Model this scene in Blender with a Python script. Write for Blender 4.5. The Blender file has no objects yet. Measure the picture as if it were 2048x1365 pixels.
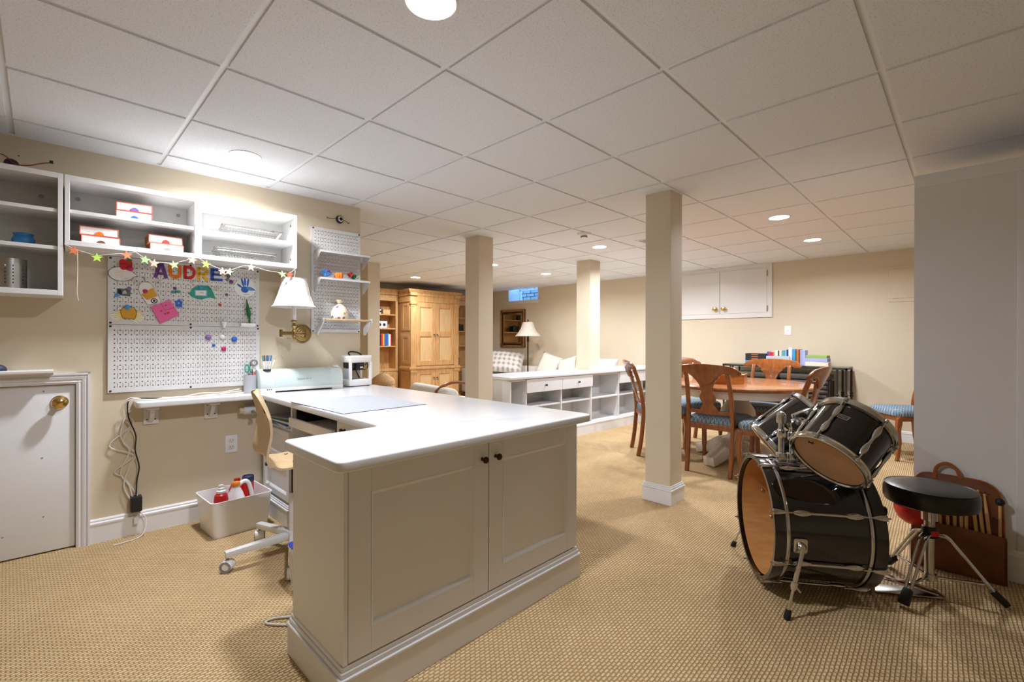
import bpy, bmesh, math, random
from mathutils import Vector, Matrix
random.seed(7)
S = bpy.context.scene
COL = S.collection
R = math.radians
H = 2.228            # underside of the ceiling tiles
HC = 1.16            # camera height

# ---------------------------------------------------------------- camera
def make_camera():
    yaw, pitch, roll = R(44.55), R(-0.04), R(0.125)
    fw = Vector((math.cos(yaw)*math.cos(pitch), math.sin(yaw)*math.cos(pitch), math.sin(pitch)))
    rt = Vector((math.sin(yaw), -math.cos(yaw), 0)); up = rt.cross(fw)
    r2 = rt*math.cos(roll)+up*math.sin(roll); u2 = up*math.cos(roll)-rt*math.sin(roll)
    cd = bpy.data.cameras.new('camera'); cd.sensor_width = 36; cd.sensor_fit = 'HORIZONTAL'
    cd.lens = 927.5/2048*36; cd.clip_start = .02; cd.clip_end = 60
    c = bpy.data.objects.new('camera', cd); COL.objects.link(c)
    m = Matrix.Identity(4)
    for i in range(3):
        m[i][0], m[i][1], m[i][2] = r2[i], u2[i], -fw[i]
    m[0][3], m[1][3], m[2][3] = 0, 0, HC
    c.matrix_world = m; S.camera = c
make_camera()

# ---------------------------------------------------------------- world, lights, exposure
w = bpy.data.worlds.new('evening_sky'); S.world = w; w.use_nodes = True
bg = w.node_tree.nodes['Background']; bg.inputs[0].default_value = (.22, .52, 1.0, 1); bg.inputs[1].default_value = 5.0
S.view_settings.view_transform = 'Standard'; S.view_settings.look = 'None'
S.view_settings.exposure = 0.72; S.view_settings.gamma = 1; S.view_settings.use_curve_mapping = False
LAMP_W = 16.0
LAMP_COL = (.93, .965, 1.07)
# x, y, watt factor of every recessed ceiling light
LAMPS = [(.83, 2.986, 1), (.86, 1.208, 1), (4.458, 1.165, 1), (5.69, 1.171, 1), (4.446, 2.986, 1), (5.66, 2.986, 1),
         (5.647, 4.80, 1), (4.458, 4.78, 1), (4.44, 6.66, 1)]

# ---------------------------------------------------------------- materials
def lin(h):
    if isinstance(h, str):
        h = [int(h[i:i+2], 16)/255 for i in (0, 2, 4)]
    return tuple(c/12.92 if c <= .04045 else ((c+.055)/1.055)**2.4 for c in h)
M = {}
def mat(name, col, rough=.5, metal=0, noise=0, nscale=8, bump=0, bscale=60, coat=0, emit=0, alpha=None, trans=0, stretch=None, col2=None, spec=None):
    m = bpy.data.materials.new(name); m.use_nodes = True; M[name] = m
    nt = m.node_tree; b = nt.nodes['Principled BSDF']; c = lin(col)
    b.inputs['Base Color'].default_value = (*c, 1); b.inputs['Roughness'].default_value = rough; b.inputs['Metallic'].default_value = metal
    if coat: b.inputs['Coat Weight'].default_value = coat; b.inputs['Coat Roughness'].default_value = .08
    if spec is not None: b.inputs['Specular IOR Level'].default_value = spec
    if trans: b.inputs['Transmission Weight'].default_value = trans; b.inputs['IOR'].default_value = 1.45
    if emit: b.inputs['Emission Color'].default_value = (*c, 1); b.inputs['Emission Strength'].default_value = emit
    if noise or bump:
        tc = nt.nodes.new('ShaderNodeTexCoord'); mp = nt.nodes.new('ShaderNodeMapping'); nt.links.new(tc.outputs['Object'], mp.inputs[0])
        if stretch: mp.inputs['Scale'].default_value = stretch
    if noise:
        n = nt.nodes.new('ShaderNodeTexNoise'); n.inputs['Scale'].default_value = nscale; n.inputs['Detail'].default_value = 6
        nt.links.new(mp.outputs[0], n.inputs['Vector'])
        r = nt.nodes.new('ShaderNodeValToRGB'); r.color_ramp.elements[0].position = .3; r.color_ramp.elements[1].position = .7
        c2 = lin(col2) if col2 else tuple(x*(1-noise) for x in c)
        r.color_ramp.elements[0].color = (*c2, 1); r.color_ramp.elements[1].color = (*c, 1)
        nt.links.new(n.outputs['Fac'], r.inputs[0]); nt.links.new(r.outputs[0], b.inputs['Base Color'])
    if bump:
        n2 = nt.nodes.new('ShaderNodeTexNoise'); n2.inputs['Scale'].default_value = bscale; n2.inputs['Detail'].default_value = 4
        nt.links.new(mp.outputs[0], n2.inputs['Vector'])
        bp = nt.nodes.new('ShaderNodeBump'); bp.inputs['Strength'].default_value = bump; bp.inputs['Distance'].default_value = .002
        nt.links.new(n2.outputs['Fac'], bp.inputs['Height']); nt.links.new(bp.outputs[0], b.inputs['Normal'])
    return m

mat('wall_paint', 'dbcdb3', .62, noise=.03, nscale=3, bump=.12, bscale=180)
mat('white_paint', 'e7e7e7', .38, noise=.03, nscale=5)
mat('white_gloss', 'e6e4df', .28, noise=.02, nscale=4)
mat('laminate', 'e2e3e3', .22, noise=.02, nscale=5)
mat('white_board', 'e6e5e2', .42)
mat('white_metal', 'dfdedc', .35)
mat('white_plastic', 'f0efee', .3)
mat('dark_gap', '3a342d', .9)
mat('grid_metal', 'eef0f2', .45)
mat('ceiling_fibre', 'eaedf1', .9, noise=.24, nscale=150, bump=.5, bscale=220)
mat('lens_light', 'fff6ea', .5, emit=26)
mat('pine', 'd2a974', .42, noise=.2, col2='bf8b50', nscale=6, stretch=(6, 6, .7), bump=.06, bscale=40); 
mat('pine_panel', 'd9b988', .45, noise=.2, col2='cfa972', nscale=7, stretch=(7, 7, .6))
mat('pine_dark', 'a36f38', .5, noise=.2, nscale=6, stretch=(6, 6, .7))
mat('pine_orange', 'cf9a55', .42, noise=.2, col2='c08846', nscale=6, stretch=(6, 6, .7))
mat('chair_wood', '97551f', .26, noise=.3, col2='7b4013', nscale=7, stretch=(5, 5, 1), coat=.3)
mat('table_wood', 'b1774a', .22, noise=.25, col2='9d6236', nscale=5, stretch=(1, 7, 3), coat=.4)
mat('chair_wood_light', 'b87433', .3, noise=.25, col2='a05f24', nscale=7, stretch=(5, 1, 5), coat=.3)
mat('cream_paint', 'e6ddd0', .45, noise=.06, nscale=9)
mat('birch', 'd6bb94', .4, noise=.12, col2='caab7d', nscale=6, stretch=(6, 6, .8))
mat('birch_pale', 'e8d5b6', .4, noise=.1, nscale=6, stretch=(1, 7, 7))
mat('birch_edge', 'eee0c8', .5, noise=.2, nscale=40, stretch=(.3, .3, 6))
mat('chrome', 'c9c9c8', .14, metal=1)
mat('steel_brushed', 'bdbbb6', .32, metal=1, noise=.15, nscale=30, stretch=(1, 1, 12))
mat('brass', 'b89c68', .3, metal=1, noise=.2, nscale=14)
mat('brass_bright', 'd9b670', .16, metal=1)
mat('bronze', '4a3526', .38, metal=.9)
mat('iron', '3d3a37', .5, metal=.6)
mat('drum_black', '0b0a0a', .09, noise=.2, nscale=20, coat=.6)
mat('drum_inside', 'cc955a', .5, noise=.25, col2='b97f45', nscale=6, stretch=(2, 2, 8))
mat('drum_head', 'ba8f66', .4, noise=.12, nscale=7)
mat('black_vinyl', '14120f', .32, noise=.1, nscale=30, bump=.2, bscale=90)
mat('black_rubber', '121212', .6)
mat('black_plastic', '191818', .4)
mat('black_metal', '1b1a1a', .35, metal=.4)
mat('leather', '83491d', .55, noise=.35, col2='5c2f12', nscale=9, bump=.3, bscale=60)
mat('leather_light', 'a8632a', .55, noise=.25, col2='8a4a1c', nscale=9)
mat('drumstick', 'd9ac6e', .4, noise=.15, nscale=15, stretch=(1, 1, .2))
mat('red_plastic', 'd3231c', .3); mat('red_dark', 'a51f18', .35); mat('orange_plastic', 'ee8a2e', .35)
mat('blue_plastic', '1c36a8', .3); mat('blue_glass', '2f86c6', .25, noise=.3, nscale=14)
mat('shade', 'e6e3dc', .7); mat('shade_cream', 'e8dfcf', .75, noise=.05, nscale=30)
mat('mint', 'cfdedb', .25); mat('mint_light', 'dbe7e4', .25)
mat('grey_mat', 'b7bbc0', .6, noise=.05, nscale=30); mat('mat_edge', '555a72', .5)
mat('grey', '8f9094', .5); mat('grey_light', 'b9babf', .45); mat('navy', '23344f', .5)
mat('cord_white', 'e4e0d8', .5); mat('string', 'e9e4d6', .8)
mat('cream_fabric', 'e3d9ca', .9, noise=.05, nscale=30, bump=.3, bscale=160)
mat('white_fabric', 'e6e0d8', .9, noise=.05, nscale=20, bump=.3, bscale=120)
mat('wicker', 'd8ac79', .7, noise=.35, nscale=45, bump=.5, bscale=80); mat('wicker_dark', '4f4740', .6, noise=.3, nscale=40)
mat('paper_white', 'f1efea', .8); mat('ink', '1d1b1b', .7)
mat('outside_brick', '8a837e', .9, noise=.25, nscale=12)
for n_, c_ in dict(coral='f2855c', coral_pale='f7b195', coral_red='e8694a', lime='b4dc54', green_pale='b3e596', purple='6c3f86', purple_light='8d6bb5',
                   orange='ef7c1e', red='d7261e', yellow='e3b21c', blue='2b4aa5', blue_mid='2d67c8', blue_light='4a95d6', teal='2f9d86', green='2f7d46',
                   green_dark='1f6b3c', pink='f06aa5', pink_dark='cf3f80', magenta='c42a6e', mustard='dca22a', yellow_pale='f0dc7c', skin='e8b98c', brown='7a4a2c', cream='efe3c9',
                   sky='7fb4d9', book_black='23252a', book_green='93b45c', book_teal='58a3a8', book_sand='d8cfb8', book_blue='2f62b5', book_orange='c86a32', lavender='aab0dc',
                   photo_grey='5b6461', tape_grey='77706c', rose='ef8f9d').items():
    mat('c_'+n_, c_, .6)

# glass
def glass(name, col, rough=.02):
    m = bpy.data.materials.new(name); m.use_nodes = True; M[name] = m; nt = m.node_tree
    b = nt.nodes['Principled BSDF']; b.inputs['Base Color'].default_value = (*lin(col), 1); b.inputs['Roughness'].default_value = rough
    b.inputs['Transmission Weight'].default_value = 1; b.inputs['IOR'].default_value = 1.1
    return m
glass('window_glass', 'dcebff'); glass('table_glass', '8fa39b'); glass('clear_plastic', 'dfe6ea', .1)
mat('mirror', 'd8d2c6', .03, metal=1)

def nodes(name):
    m = bpy.data.materials.new(name); m.use_nodes = True; M[name] = m
    return m.node_tree, m.node_tree.nodes['Principled BSDF']
# woven loop carpet
def carpet():
    nt, b = nodes('carpet'); N, Lk = nt.nodes.new, nt.links.new
    tc = N('ShaderNodeTexCoord'); mp = N('ShaderNodeMapping'); Lk(tc.outputs['Object'], mp.inputs[0]); mp.inputs['Rotation'].default_value = (0, 0, R(-2))
    wn = N('ShaderNodeTexNoise'); wn.inputs['Scale'].default_value = 26; Lk(mp.outputs[0], wn.inputs['Vector'])
    va = N('ShaderNodeVectorMath'); va.operation = 'MULTIPLY_ADD'; va.inputs[1].default_value = (.006, .006, 0); Lk(wn.outputs['Color'], va.inputs[0]); Lk(mp.outputs[0], va.inputs[2])
    br = N('ShaderNodeTexBrick'); br.inputs['Scale'].default_value = 1; br.inputs['Brick Width'].default_value = .024; br.inputs['Row Height'].default_value = .0135
    br.inputs['Mortar Size'].default_value = .0042; br.inputs['Mortar Smooth'].default_value = 1.0; br.offset = .5
    br.inputs['Color1'].default_value = (*lin('dfc59a'), 1); br.inputs['Color2'].default_value = (*lin('d5b88a'), 1); br.inputs['Mortar'].default_value = (*lin('ad8c5f'), 1)
    Lk(va.outputs[0], br.inputs['Vector'])
    n2 = N('ShaderNodeTexNoise'); n2.inputs['Scale'].default_value = 2.2; n2.inputs['Detail'].default_value = 5; Lk(mp.outputs[0], n2.inputs['Vector'])
    mx = N('ShaderNodeMix'); mx.data_type = 'RGBA'; mx.blend_type = 'MULTIPLY'; mx.inputs[0].default_value = 1
    rp = N('ShaderNodeValToRGB'); rp.color_ramp.elements[0].color = (.88, .87, .85, 1); rp.color_ramp.elements[1].color = (1, 1, 1, 1); rp.color_ramp.elements[0].position = .35; rp.color_ramp.elements[1].position = .65
    Lk(n2.outputs['Fac'], rp.inputs[0]); Lk(br.outputs['Color'], mx.inputs[6]); Lk(rp.outputs[0], mx.inputs[7]); Lk(mx.outputs[2], b.inputs['Base Color'])
    inv = N('ShaderNodeMath'); inv.operation = 'SUBTRACT'; inv.inputs[0].default_value = 1; Lk(br.outputs['Fac'], inv.inputs[1])
    bp = N('ShaderNodeBump'); bp.inputs['Strength'].default_value = .9; bp.inputs['Distance'].default_value = .004; Lk(inv.outputs[0], bp.inputs['Height']); Lk(bp.outputs[0], b.inputs['Normal'])
    b.inputs['Roughness'].default_value = .95; b.inputs['Specular IOR Level'].default_value = .15
carpet()
# ceiling tile: pale with fine dark flecks
def tilemat():
    nt = M['ceiling_fibre'].node_tree
    for n in nt.nodes:
        if n.type == 'VALTORGB':
            n.color_ramp.elements[0].position = .28; n.color_ramp.elements[1].position = .47
tilemat()
# waves / stripes for upholstery and pillows
def wavefab(name, c1, c2, scale, kind='lattice'):
    nt, b = nodes(name); N, Lk = nt.nodes.new, nt.links.new
    tc = N('ShaderNodeTexCoord'); outs = []
    for ang in ((35, -35) if kind == 'lattice' else (0, 90)):
        mp = N('ShaderNodeMapping'); Lk(tc.outputs['Object'], mp.inputs[0]); mp.inputs['Rotation'].default_value = (0, 0, R(ang))
        wv = N('ShaderNodeTexWave'); wv.inputs['Scale'].default_value = scale; wv.inputs['Distortion'].default_value = 1.2; wv.inputs['Detail Scale'].default_value = 2
        if kind != 'lattice': mp.inputs['Rotation'].default_value = (0, 0, 0); wv.bands_direction = 'X' if ang == 0 else 'Z'
        Lk(mp.outputs[0], wv.inputs['Vector']); outs.append(wv.outputs['Fac'])
    mm = N('ShaderNodeMath'); mm.operation = 'MAXIMUM' if kind == 'lattice' else 'ADD'; Lk(outs[0], mm.inputs[0]); Lk(outs[1], mm.inputs[1])
    rp = N('ShaderNodeValToRGB'); rp.color_ramp.elements[0].position = .90 if kind == 'lattice' else .05; rp.color_ramp.elements[1].position = .99 if kind == 'lattice' else .6
    rp.color_ramp.elements[0].color = (*lin(c1), 1); rp.color_ramp.elements[1].color = (*lin(c2), 1)
    hf = N('ShaderNodeMath'); hf.operation = 'MULTIPLY'; hf.inputs[1].default_value = 1 if kind == 'lattice' else .5; Lk(mm.outputs[0], hf.inputs[0])
    Lk(hf.outputs[0], rp.inputs[0]); Lk(rp.outputs[0], b.inputs['Base Color']); b.inputs['Roughness'].default_value = .8
wavefab('seat_fabric', '586b79', '9dafba', 15); wavefab('seat_fabric_light', '86a0b4', 'bccdd8', 15)
wavefab('plaid', 'a59c93', 'e9e4dc', 3.2, 'plaid')
def dots(name, base, cols, scale):
    nt, b = nodes(name); N, Lk = nt.nodes.new, nt.links.new
    tc = N('ShaderNodeTexCoord'); v = N('ShaderNodeTexVoronoi'); v.inputs['Scale'].default_value = scale; v.inputs['Randomness'].default_value = .55; Lk(tc.outputs['Object'], v.inputs['Vector'])
    st = N('ShaderNodeMath'); st.operation = 'LESS_THAN'; st.inputs[1].default_value = .32; Lk(v.outputs['Distance'], st.inputs[0])
    rp = N('ShaderNodeValToRGB'); rp.color_ramp.interpolation = 'CONSTANT'
    sx = N('ShaderNodeSeparateColor'); Lk(v.outputs['Color'], sx.inputs[0]); Lk(sx.outputs[0], rp.inputs[0])
    rp.color_ramp.elements[0].color = (*lin(cols[0]), 1); rp.color_ramp.elements[1].color = (*lin(cols[-1]), 1); rp.color_ramp.elements[1].position = .75
    for i, c in enumerate(cols[1:-1]): e = rp.color_ramp.elements.new(.25*(i+1)); e.color = (*lin(c), 1)
    mx = N('ShaderNodeMix'); mx.data_type = 'RGBA'; mx.inputs[6].default_value = (*lin(base), 1); Lk(rp.outputs[0], mx.inputs[7]); Lk(st.outputs[0], mx.inputs[0])
    Lk(mx.outputs[2], b.inputs['Base Color']); b.inputs['Roughness'].default_value = .6
dots('dot_fabric', 'f2ebcf', ['c98a86', '8c6b9a', 'd9a27a', '9cc18f'], 26); dots('dot_card', 'f1eee9', ['e7d3cb', 'd9e2e6', 'ecd9c6', 'e3d6e2'], 70)
mat('quilt', 'e4ded5', .9, noise=.3, col2='b9b2a8', nscale=22, bump=.4, bscale=50)

# ---------------------------------------------------------------- mesh builder
class MB:
    def __init__(s): s.v = []; s.f = []; s.T = Matrix.Identity(4)
    def t(s, m): s.T = m; return s
    def _add(s, vs, fs):
        o = len(s.v); s.v += [s.T @ Vector(p) for p in vs]; s.f += [[i+o for i in f] for f in fs]; return s
    def box(s, x0, x1, y0, y1, z0, z1):
        return s._add([(x0,y0,z0),(x1,y0,z0),(x1,y1,z0),(x0,y1,z0),(x0,y0,z1),(x1,y0,z1),(x1,y1,z1),(x0,y1,z1)],
                      [(0,3,2,1),(4,5,6,7),(0,1,5,4),(1,2,6,5),(2,3,7,6),(3,0,4,7)])
    def prism(s, poly, a0, a1, plane='xy'):
        n = len(poly)
        k = {'xy': lambda p, a: (p[0], p[1], a), 'xz': lambda p, a: (p[0], a, p[1]), 'yz': lambda p, a: (a, p[0], p[1])}[plane]
        ar = sum(poly[i][0]*poly[(i+1) % n][1]-poly[(i+1) % n][0]*poly[i][1] for i in range(n))
        p = list(poly) if (ar > 0) != (plane == 'xz') else list(poly)[::-1]
        if a0 > a1: a0, a1 = a1, a0
        return s._add([k(q, a0) for q in p]+[k(q, a1) for q in p],
                      [tuple(range(n))[::-1], tuple(range(n, 2*n))]+[(i, (i+1) % n, n+(i+1) % n, n+i) for i in range(n)])
    def lathe(s, prof, n=24, p=(0,0,0), d=(0,0,1), cap=True, ang=2*math.pi):
        q = Vector(d).normalized().to_track_quat('Z', 'Y').to_matrix(); p = Vector(p)
        vs = []; fs = []; m = len(prof); full = abs(ang-2*math.pi) < 1e-6; cnt = n if full else n+1
        for i in range(cnt):
            a = ang*i/n
            for r, z in prof: vs.append(p+q @ Vector((max(r, 1e-5)*math.cos(a), max(r, 1e-5)*math.sin(a), z)))
        for i in range(n):
            j = (i+1) % cnt
            for k in range(m-1): fs.append((i*m+k, j*m+k, j*m+k+1, i*m+k+1))
        if cap and full:
            if prof[0][0] > 2e-5: fs.append(tuple(i*m for i in range(n))[::-1])
            if prof[-1][0] > 2e-5: fs.append(tuple(i*m+m-1 for i in range(n)))
        return s._add(vs, fs)
    def cyl(s, p0, p1, r0, r1=None, n=16):
        p0, p1 = Vector(p0), Vector(p1); r1 = r0 if r1 is None else r1
        return s.lathe([(r0, 0), (r1, (p1-p0).length)], n, p0, p1-p0)
    def ball(s, c, r, n=14, sz=1.0):
        k = n//2
        return s.lathe([(r*math.sin(math.pi*i/k), -r*sz*math.cos(math.pi*i/k)) for i in range(k+1)], n, c)
    def tube(s, pts, r, n=8, closed=False):
        pts = [Vector(p) for p in pts]; m = len(pts); rr = r if isinstance(r, (list, tuple)) else [r]*m
        vs = []; fs = []; nrm = None
        for i in range(m):
            if closed: tg = pts[(i+1) % m]-pts[i-1]
            else: tg = pts[min(i+1, m-1)]-pts[max(i-1, 0)]
            tg.normalize()
            if nrm is None: nrm = tg.orthogonal().normalized()
            else:
                nrm = nrm-tg*nrm.dot(tg); nrm = nrm.normalized() if nrm.length > 1e-6 else tg.orthogonal().normalized()
            bn = tg.cross(nrm)
            for k in range(n):
                a = 2*math.pi*k/n; vs.append(pts[i]+(nrm*math.cos(a)+bn*math.sin(a))*rr[i])
        for i in range(m if closed else m-1):
            j = (i+1) % m
            for k in range(n): fs.append((i*n+k, i*n+(k+1) % n, j*n+(k+1) % n, j*n+k))
        if not closed: fs += [tuple(range(n))[::-1], tuple((m-1)*n+k for k in range(n))]
        return s._add(vs, fs)
    def sweep(s, pts, w, t, side):
        # flat bar of section w x t along pts; side = direction of the width w
        pts = [Vector(p) for p in pts]; sd = Vector(side).normalized(); m = len(pts); vs = []; fs = []
        W = w if isinstance(w, (list, tuple)) else [w]*m; T = t if isinstance(t, (list, tuple)) else [t]*m
        for i in range(m):
            tg = (pts[min(i+1, m-1)]-pts[max(i-1, 0)]).normalized(); up = tg.cross(sd).normalized()
            for a, b in ((-1,-1),(1,-1),(1,1),(-1,1)): vs.append(pts[i]+sd*W[i]*a/2+up*T[i]*b/2)
        for i in range(m-1):
            for k in range(4): fs.append((i*4+k, i*4+(k+1) % 4, i*4+4+(k+1) % 4, i*4+4+k))
        fs += [(3,2,1,0), tuple((m-1)*4+k for k in range(4))]
        return s._add(vs, fs)
    def build(s, name, m, parent=None, smooth=False, bevel=0, seg=2, bang=50, label=None, kind=None, sharp=35):
        me = bpy.data.meshes.new(name); me.from_pydata([tuple(p) for p in s.v], [], s.f)
        bm = bmesh.new(); bm.from_mesh(me); bmesh.ops.recalc_face_normals(bm, faces=bm.faces)
        if bevel:
            es = [e for e in bm.edges if len(e.link_faces) == 2 and e.calc_face_angle(0) > R(bang)]
            bmesh.ops.bevel(bm, geom=es, offset=bevel, segments=seg, affect='EDGES', profile=.5, clamp_overlap=True)
        bm.to_mesh(me); bm.free()
        if smooth or bevel:
            for p in me.polygons: p.use_smooth = True
            me.set_sharp_from_angle(angle=R(sharp))
        me.materials.append(M[m])
        o = bpy.data.objects.new(name, me); COL.objects.link(o)
        if parent is not None: o.parent = parent
        if label: o['label'] = label
        if kind: o['kind'] = kind
        return o
def B(*a): return MB().box(*a)
def tag(o, label, cat=None, group=None):
    o['label'] = label
    if cat: o['category'] = cat
    if group: o['group'] = group
    return o
def thing(name, label, cat, loc=(0,0,0), rz=0, group=None, rot=None):
    o = bpy.data.objects.new(name, None); COL.objects.link(o); o.empty_display_size = .05
    o.location = loc; o.rotation_euler = rot if rot else (0, 0, rz)
    return tag(o, label, cat, group)
def struct(o): o['kind'] = 'structure'; return o
def copy_tree(o, parent=None):
    c = o.copy(); COL.objects.link(c); c.parent = parent
    for ch in list(o.children): copy_tree(ch, c)
    return c
def text_mesh(name, txt, size, depth, m, parent, loc, rot, label=None, align='CENTER', bold=0):
    cu = bpy.data.curves.new('txt', 'FONT'); cu.body = txt; cu.size = size; cu.extrude = depth; cu.align_x = align; cu.offset = bold
    t = bpy.data.objects.new('txt', cu); COL.objects.link(t); bpy.context.view_layer.update()
    me = bpy.data.meshes.new_from_object(t.evaluated_get(bpy.context.evaluated_depsgraph_get()))
    bpy.data.objects.remove(t); bpy.data.curves.remove(cu)
    me.materials.clear(); me.materials.append(M[m]); me.name = name
    o = bpy.data.objects.new(name, me); COL.objects.link(o); o.parent = parent; o.location = loc; o.rotation_euler = rot
    if label: o['label'] = label
    return o
def rounded(x0, x1, y0, y1, r, n=5):
    out = []
    for cx, cy, a in ((x1-r, y1-r, 0), (x0+r, y1-r, 90), (x0+r, y0+r, 180), (x1-r, y0+r, 270)):
        for i in range(n+1):
            t = R(a+90*i/n); out.append((cx+r*math.cos(t), cy+r*math.sin(t)))
    return out
def smooth_pts(pts, n=6):
    P = [Vector(p) for p in pts]; out = []
    for i in range(len(P)-1):
        p0 = P[max(i-1, 0)]; p1 = P[i]; p2 = P[i+1]; p3 = P[min(i+2, len(P)-1)]
        for k in range(n):
            t = k/n
            out.append(.5*((2*p1)+(p2-p0)*t+(2*p0-5*p1+4*p2-p3)*t*t+(3*p1-p0-3*p2+p3)*t**3))
    return out+[P[-1]]
def pillow(w, h, d, n=10, pinch=.12):
    mb = MB(); vs = []; fs = []
    for sgn in (1, -1):
        for i in range(n+1):
            for j in range(n+1):
                a, b = 2*i/n-1, 2*j/n-1
                k = (1-a*a)**.5*(1-b*b)**.5 if abs(a) < 1 and abs(b) < 1 else 0
                vs.append((a*w/2*(1-pinch*(1-b*b)*.5*abs(a)), sgn*d/2*k**.75, b*h/2*(1-pinch*(1-a*a)*.5*abs(b))))
    m = n+1
    for s_ in range(2):
        for i in range(n):
            for j in range(n):
                q = [s_*m*m+i*m+j, s_*m*m+(i+1)*m+j, s_*m*m+(i+1)*m+j+1, s_*m*m+i*m+j+1]; fs.append(q if s_ else q[::-1])
    return mb._add(vs, fs)
def weld(o, d=.0005):
    bm = bmesh.new(); bm.from_mesh(o.data); bmesh.ops.remove_doubles(bm, verts=bm.verts, dist=d); bmesh.ops.recalc_face_normals(bm, faces=bm.faces); bm.to_mesh(o.data); bm.free(); return o

# the wall line the desk stands at is turned a little against the ceiling grid
LA = R(-2.1); LU = Vector((math.cos(LA), math.sin(LA), 0)); LV = Vector((-math.sin(LA), math.cos(LA), 0)); LO = Vector((0, 3.56, 0))
def LP(x, y, z=0): return LO+LU*x+LV*y+Vector((0, 0, z))

# ================================================================ the setting
XW = 6.97; X0 = -1.9; Y0 = -1.9
floor = struct(B(X0-.1, XW+.15, Y0-.1, 8.1, -.06, 0).build('floor', 'carpet')); tag(floor, 'tan woven loop carpet floor')
def lobj(mb, name, m, parent=None, **k):
    o = mb.build(name, m, parent, **k); o.location = LO; o.rotation_euler = (0, 0, LA); return o
TOP = H+.10
wl = lobj(MB().box(.140, 1.805, 0, .12, 0, TOP).box(-2.0, .140, 0, .12, .916, TOP).box(-2.0, -.62, 0, .12, 0, .916).box(1.69, 1.805, .12, 4.42, 0, TOP), 'wall_left', 'wall_paint'); struct(wl)
wf = struct(lobj(B(1.6, 7.2, 4.41, 4.55, 0, TOP), 'wall_far', 'wall_paint'))
struct(B(X0-.12, X0, Y0-.1, 4.0, 0, TOP).build('wall_near', 'wall_paint'))
struct(B(X0-.1, XW+.1, Y0-.12, Y0, 0, TOP).build('wall_south', 'wall_paint'))
WY0, WY1, WZ0, WZ1 = 6.12, 6.975, 1.975, 2.40
wb = MB().box(XW, XW+.12, Y0, WY0, 0, 2.5).box(XW, XW+.12, WY1, 8.1, 0, 2.5).box(XW, XW+.12, WY0, WY1, 0, WZ0).box(XW, XW+.12, WY0, WY1, WZ1, 2.5)
wb = struct(wb.build('wall_back', 'wall_paint'))
# baseboards
BBP = [(0, 0), (0, .012), (-.012, .012)]
def baseprof(h=.135):   # (depth from wall, z)
    return [(0, 0), (.016, 0), (.016, h-.035), (.019, h-.032), (.019, h-.022), (.012, h-.016), (.012, h-.008), (.006, h), (0, h)]
def baseboard(name, x0, x1, y, parent=None, h=.135):
    return MB().prism([(y-d, z) for d, z in baseprof(h)], x0, x1, 'yz').build(name, 'white_paint', parent)
b1 = baseboard('baseboard_left', .197, 1.06, 0); b1.location = LO; b1.rotation_euler = (0, 0, LA); struct(b1)
b2 = MB().prism([(XW-d, z) for d, z in baseprof(.13)], Y0, 7.6, 'xz').build('baseboard_back', 'white_paint'); struct(b2)
b3 = baseboard('baseboard_far', 1.82, 6.6, 4.41); b3.location = LO; b3.rotation_euler = (0, 0, LA); struct(b3)

# access door in the left wall
d1 = thing('door_1', 'low white flush access door in the left wall with round brass knob', 'door', LP(-.24, 0), LA); d1['kind'] = 'structure'
del d1['category']
leaf = B(-.375, .376, .008, .045, .008, .910).build('door_leaf', 'white_paint', d1, bevel=.002)
kn = MB().lathe([(.0, .0), (.036, .0), (.036, .004), (.026, .010), (.013, .014), (.013, .03), (.022, .036), (.031, .046), (.034, .056), (.030, .068), (.018, .076), (0, .078)], 28, (.313, .008, .817), (0, -1, 0)).build('knob', 'brass_bright', leaf, smooth=True, label='round polished brass knob')
for x, z in ((.25, .88), (.245, .52), (.25, .20), (.1, .13)):
    MB().cyl((x, .008, z), (x, .0065, z), .004, n=10).build('nail_head', 'grey', leaf)
def casing_v(x0, x1, z0, z1):
    p = [(x0, 0), (x0, -.012), (x0+.012, -.017), (x0+.020, -.013), (x0+.026, -.019), (x1-.022, -.022), (x1-.016, -.016), (x1-.010, -.025), (x1, -.025), (x1, 0)]
    return MB().prism(p, z0, z1, 'xy')
casing_v(.378, .437, 0, .975).build('casing', 'white_paint', d1)
MB().prism([(0, .914), (-.012, .914), (-.017, .926), (-.013, .934), (-.019, .940), (-.022, .953), (-.016, .959), (-.025, .965), (-.025, .975), (0, .975)], -.50, .437, 'yz').build('casing', 'white_paint', d1)
B(-.385, .385, .046, .05, 0, .92).build('door_stop', 'white_paint', d1)
lg = thing('ledge_shelf', 'narrow white ledge resting on the casing of the low access door', 'shelf', LP(-.24, 0, .976), LA)
MB().prism([(0, 0), (-.075, 0), (-.082, .008), (-.082, .018), (-.07, .024), (0, .024)], -.55, .29, 'yz').build('board', 'white_gloss', lg)
mo = thing('computer_mouse', 'dark glossy computer mouse lying on the white ledge', 'mouse', LP(-.175, -.045, 1.0), LA+R(6))
mb = MB()
for (sx, sy, sz, z, m_, nm) in ((.055, .030, .030, .012, 'black_plastic', 'body'),):
    prof = [(math.cos(R(a)), math.sin(R(a))) for a in range(0, 91, 15)]
    mb.T = Matrix.Diagonal((sx, sy, sz, 1)); mb.lathe([(1, -.25)]+prof, 24)
mb.build('body', 'navy', mo, smooth=True).location.z = .0075
MB().tube(smooth_pts([(.05, .0, .006), (.066, .004, .008), (.072, .0, .004), (.085, .002, .003)]), .0012, 6).build('cable', 'grey', mo)

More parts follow.
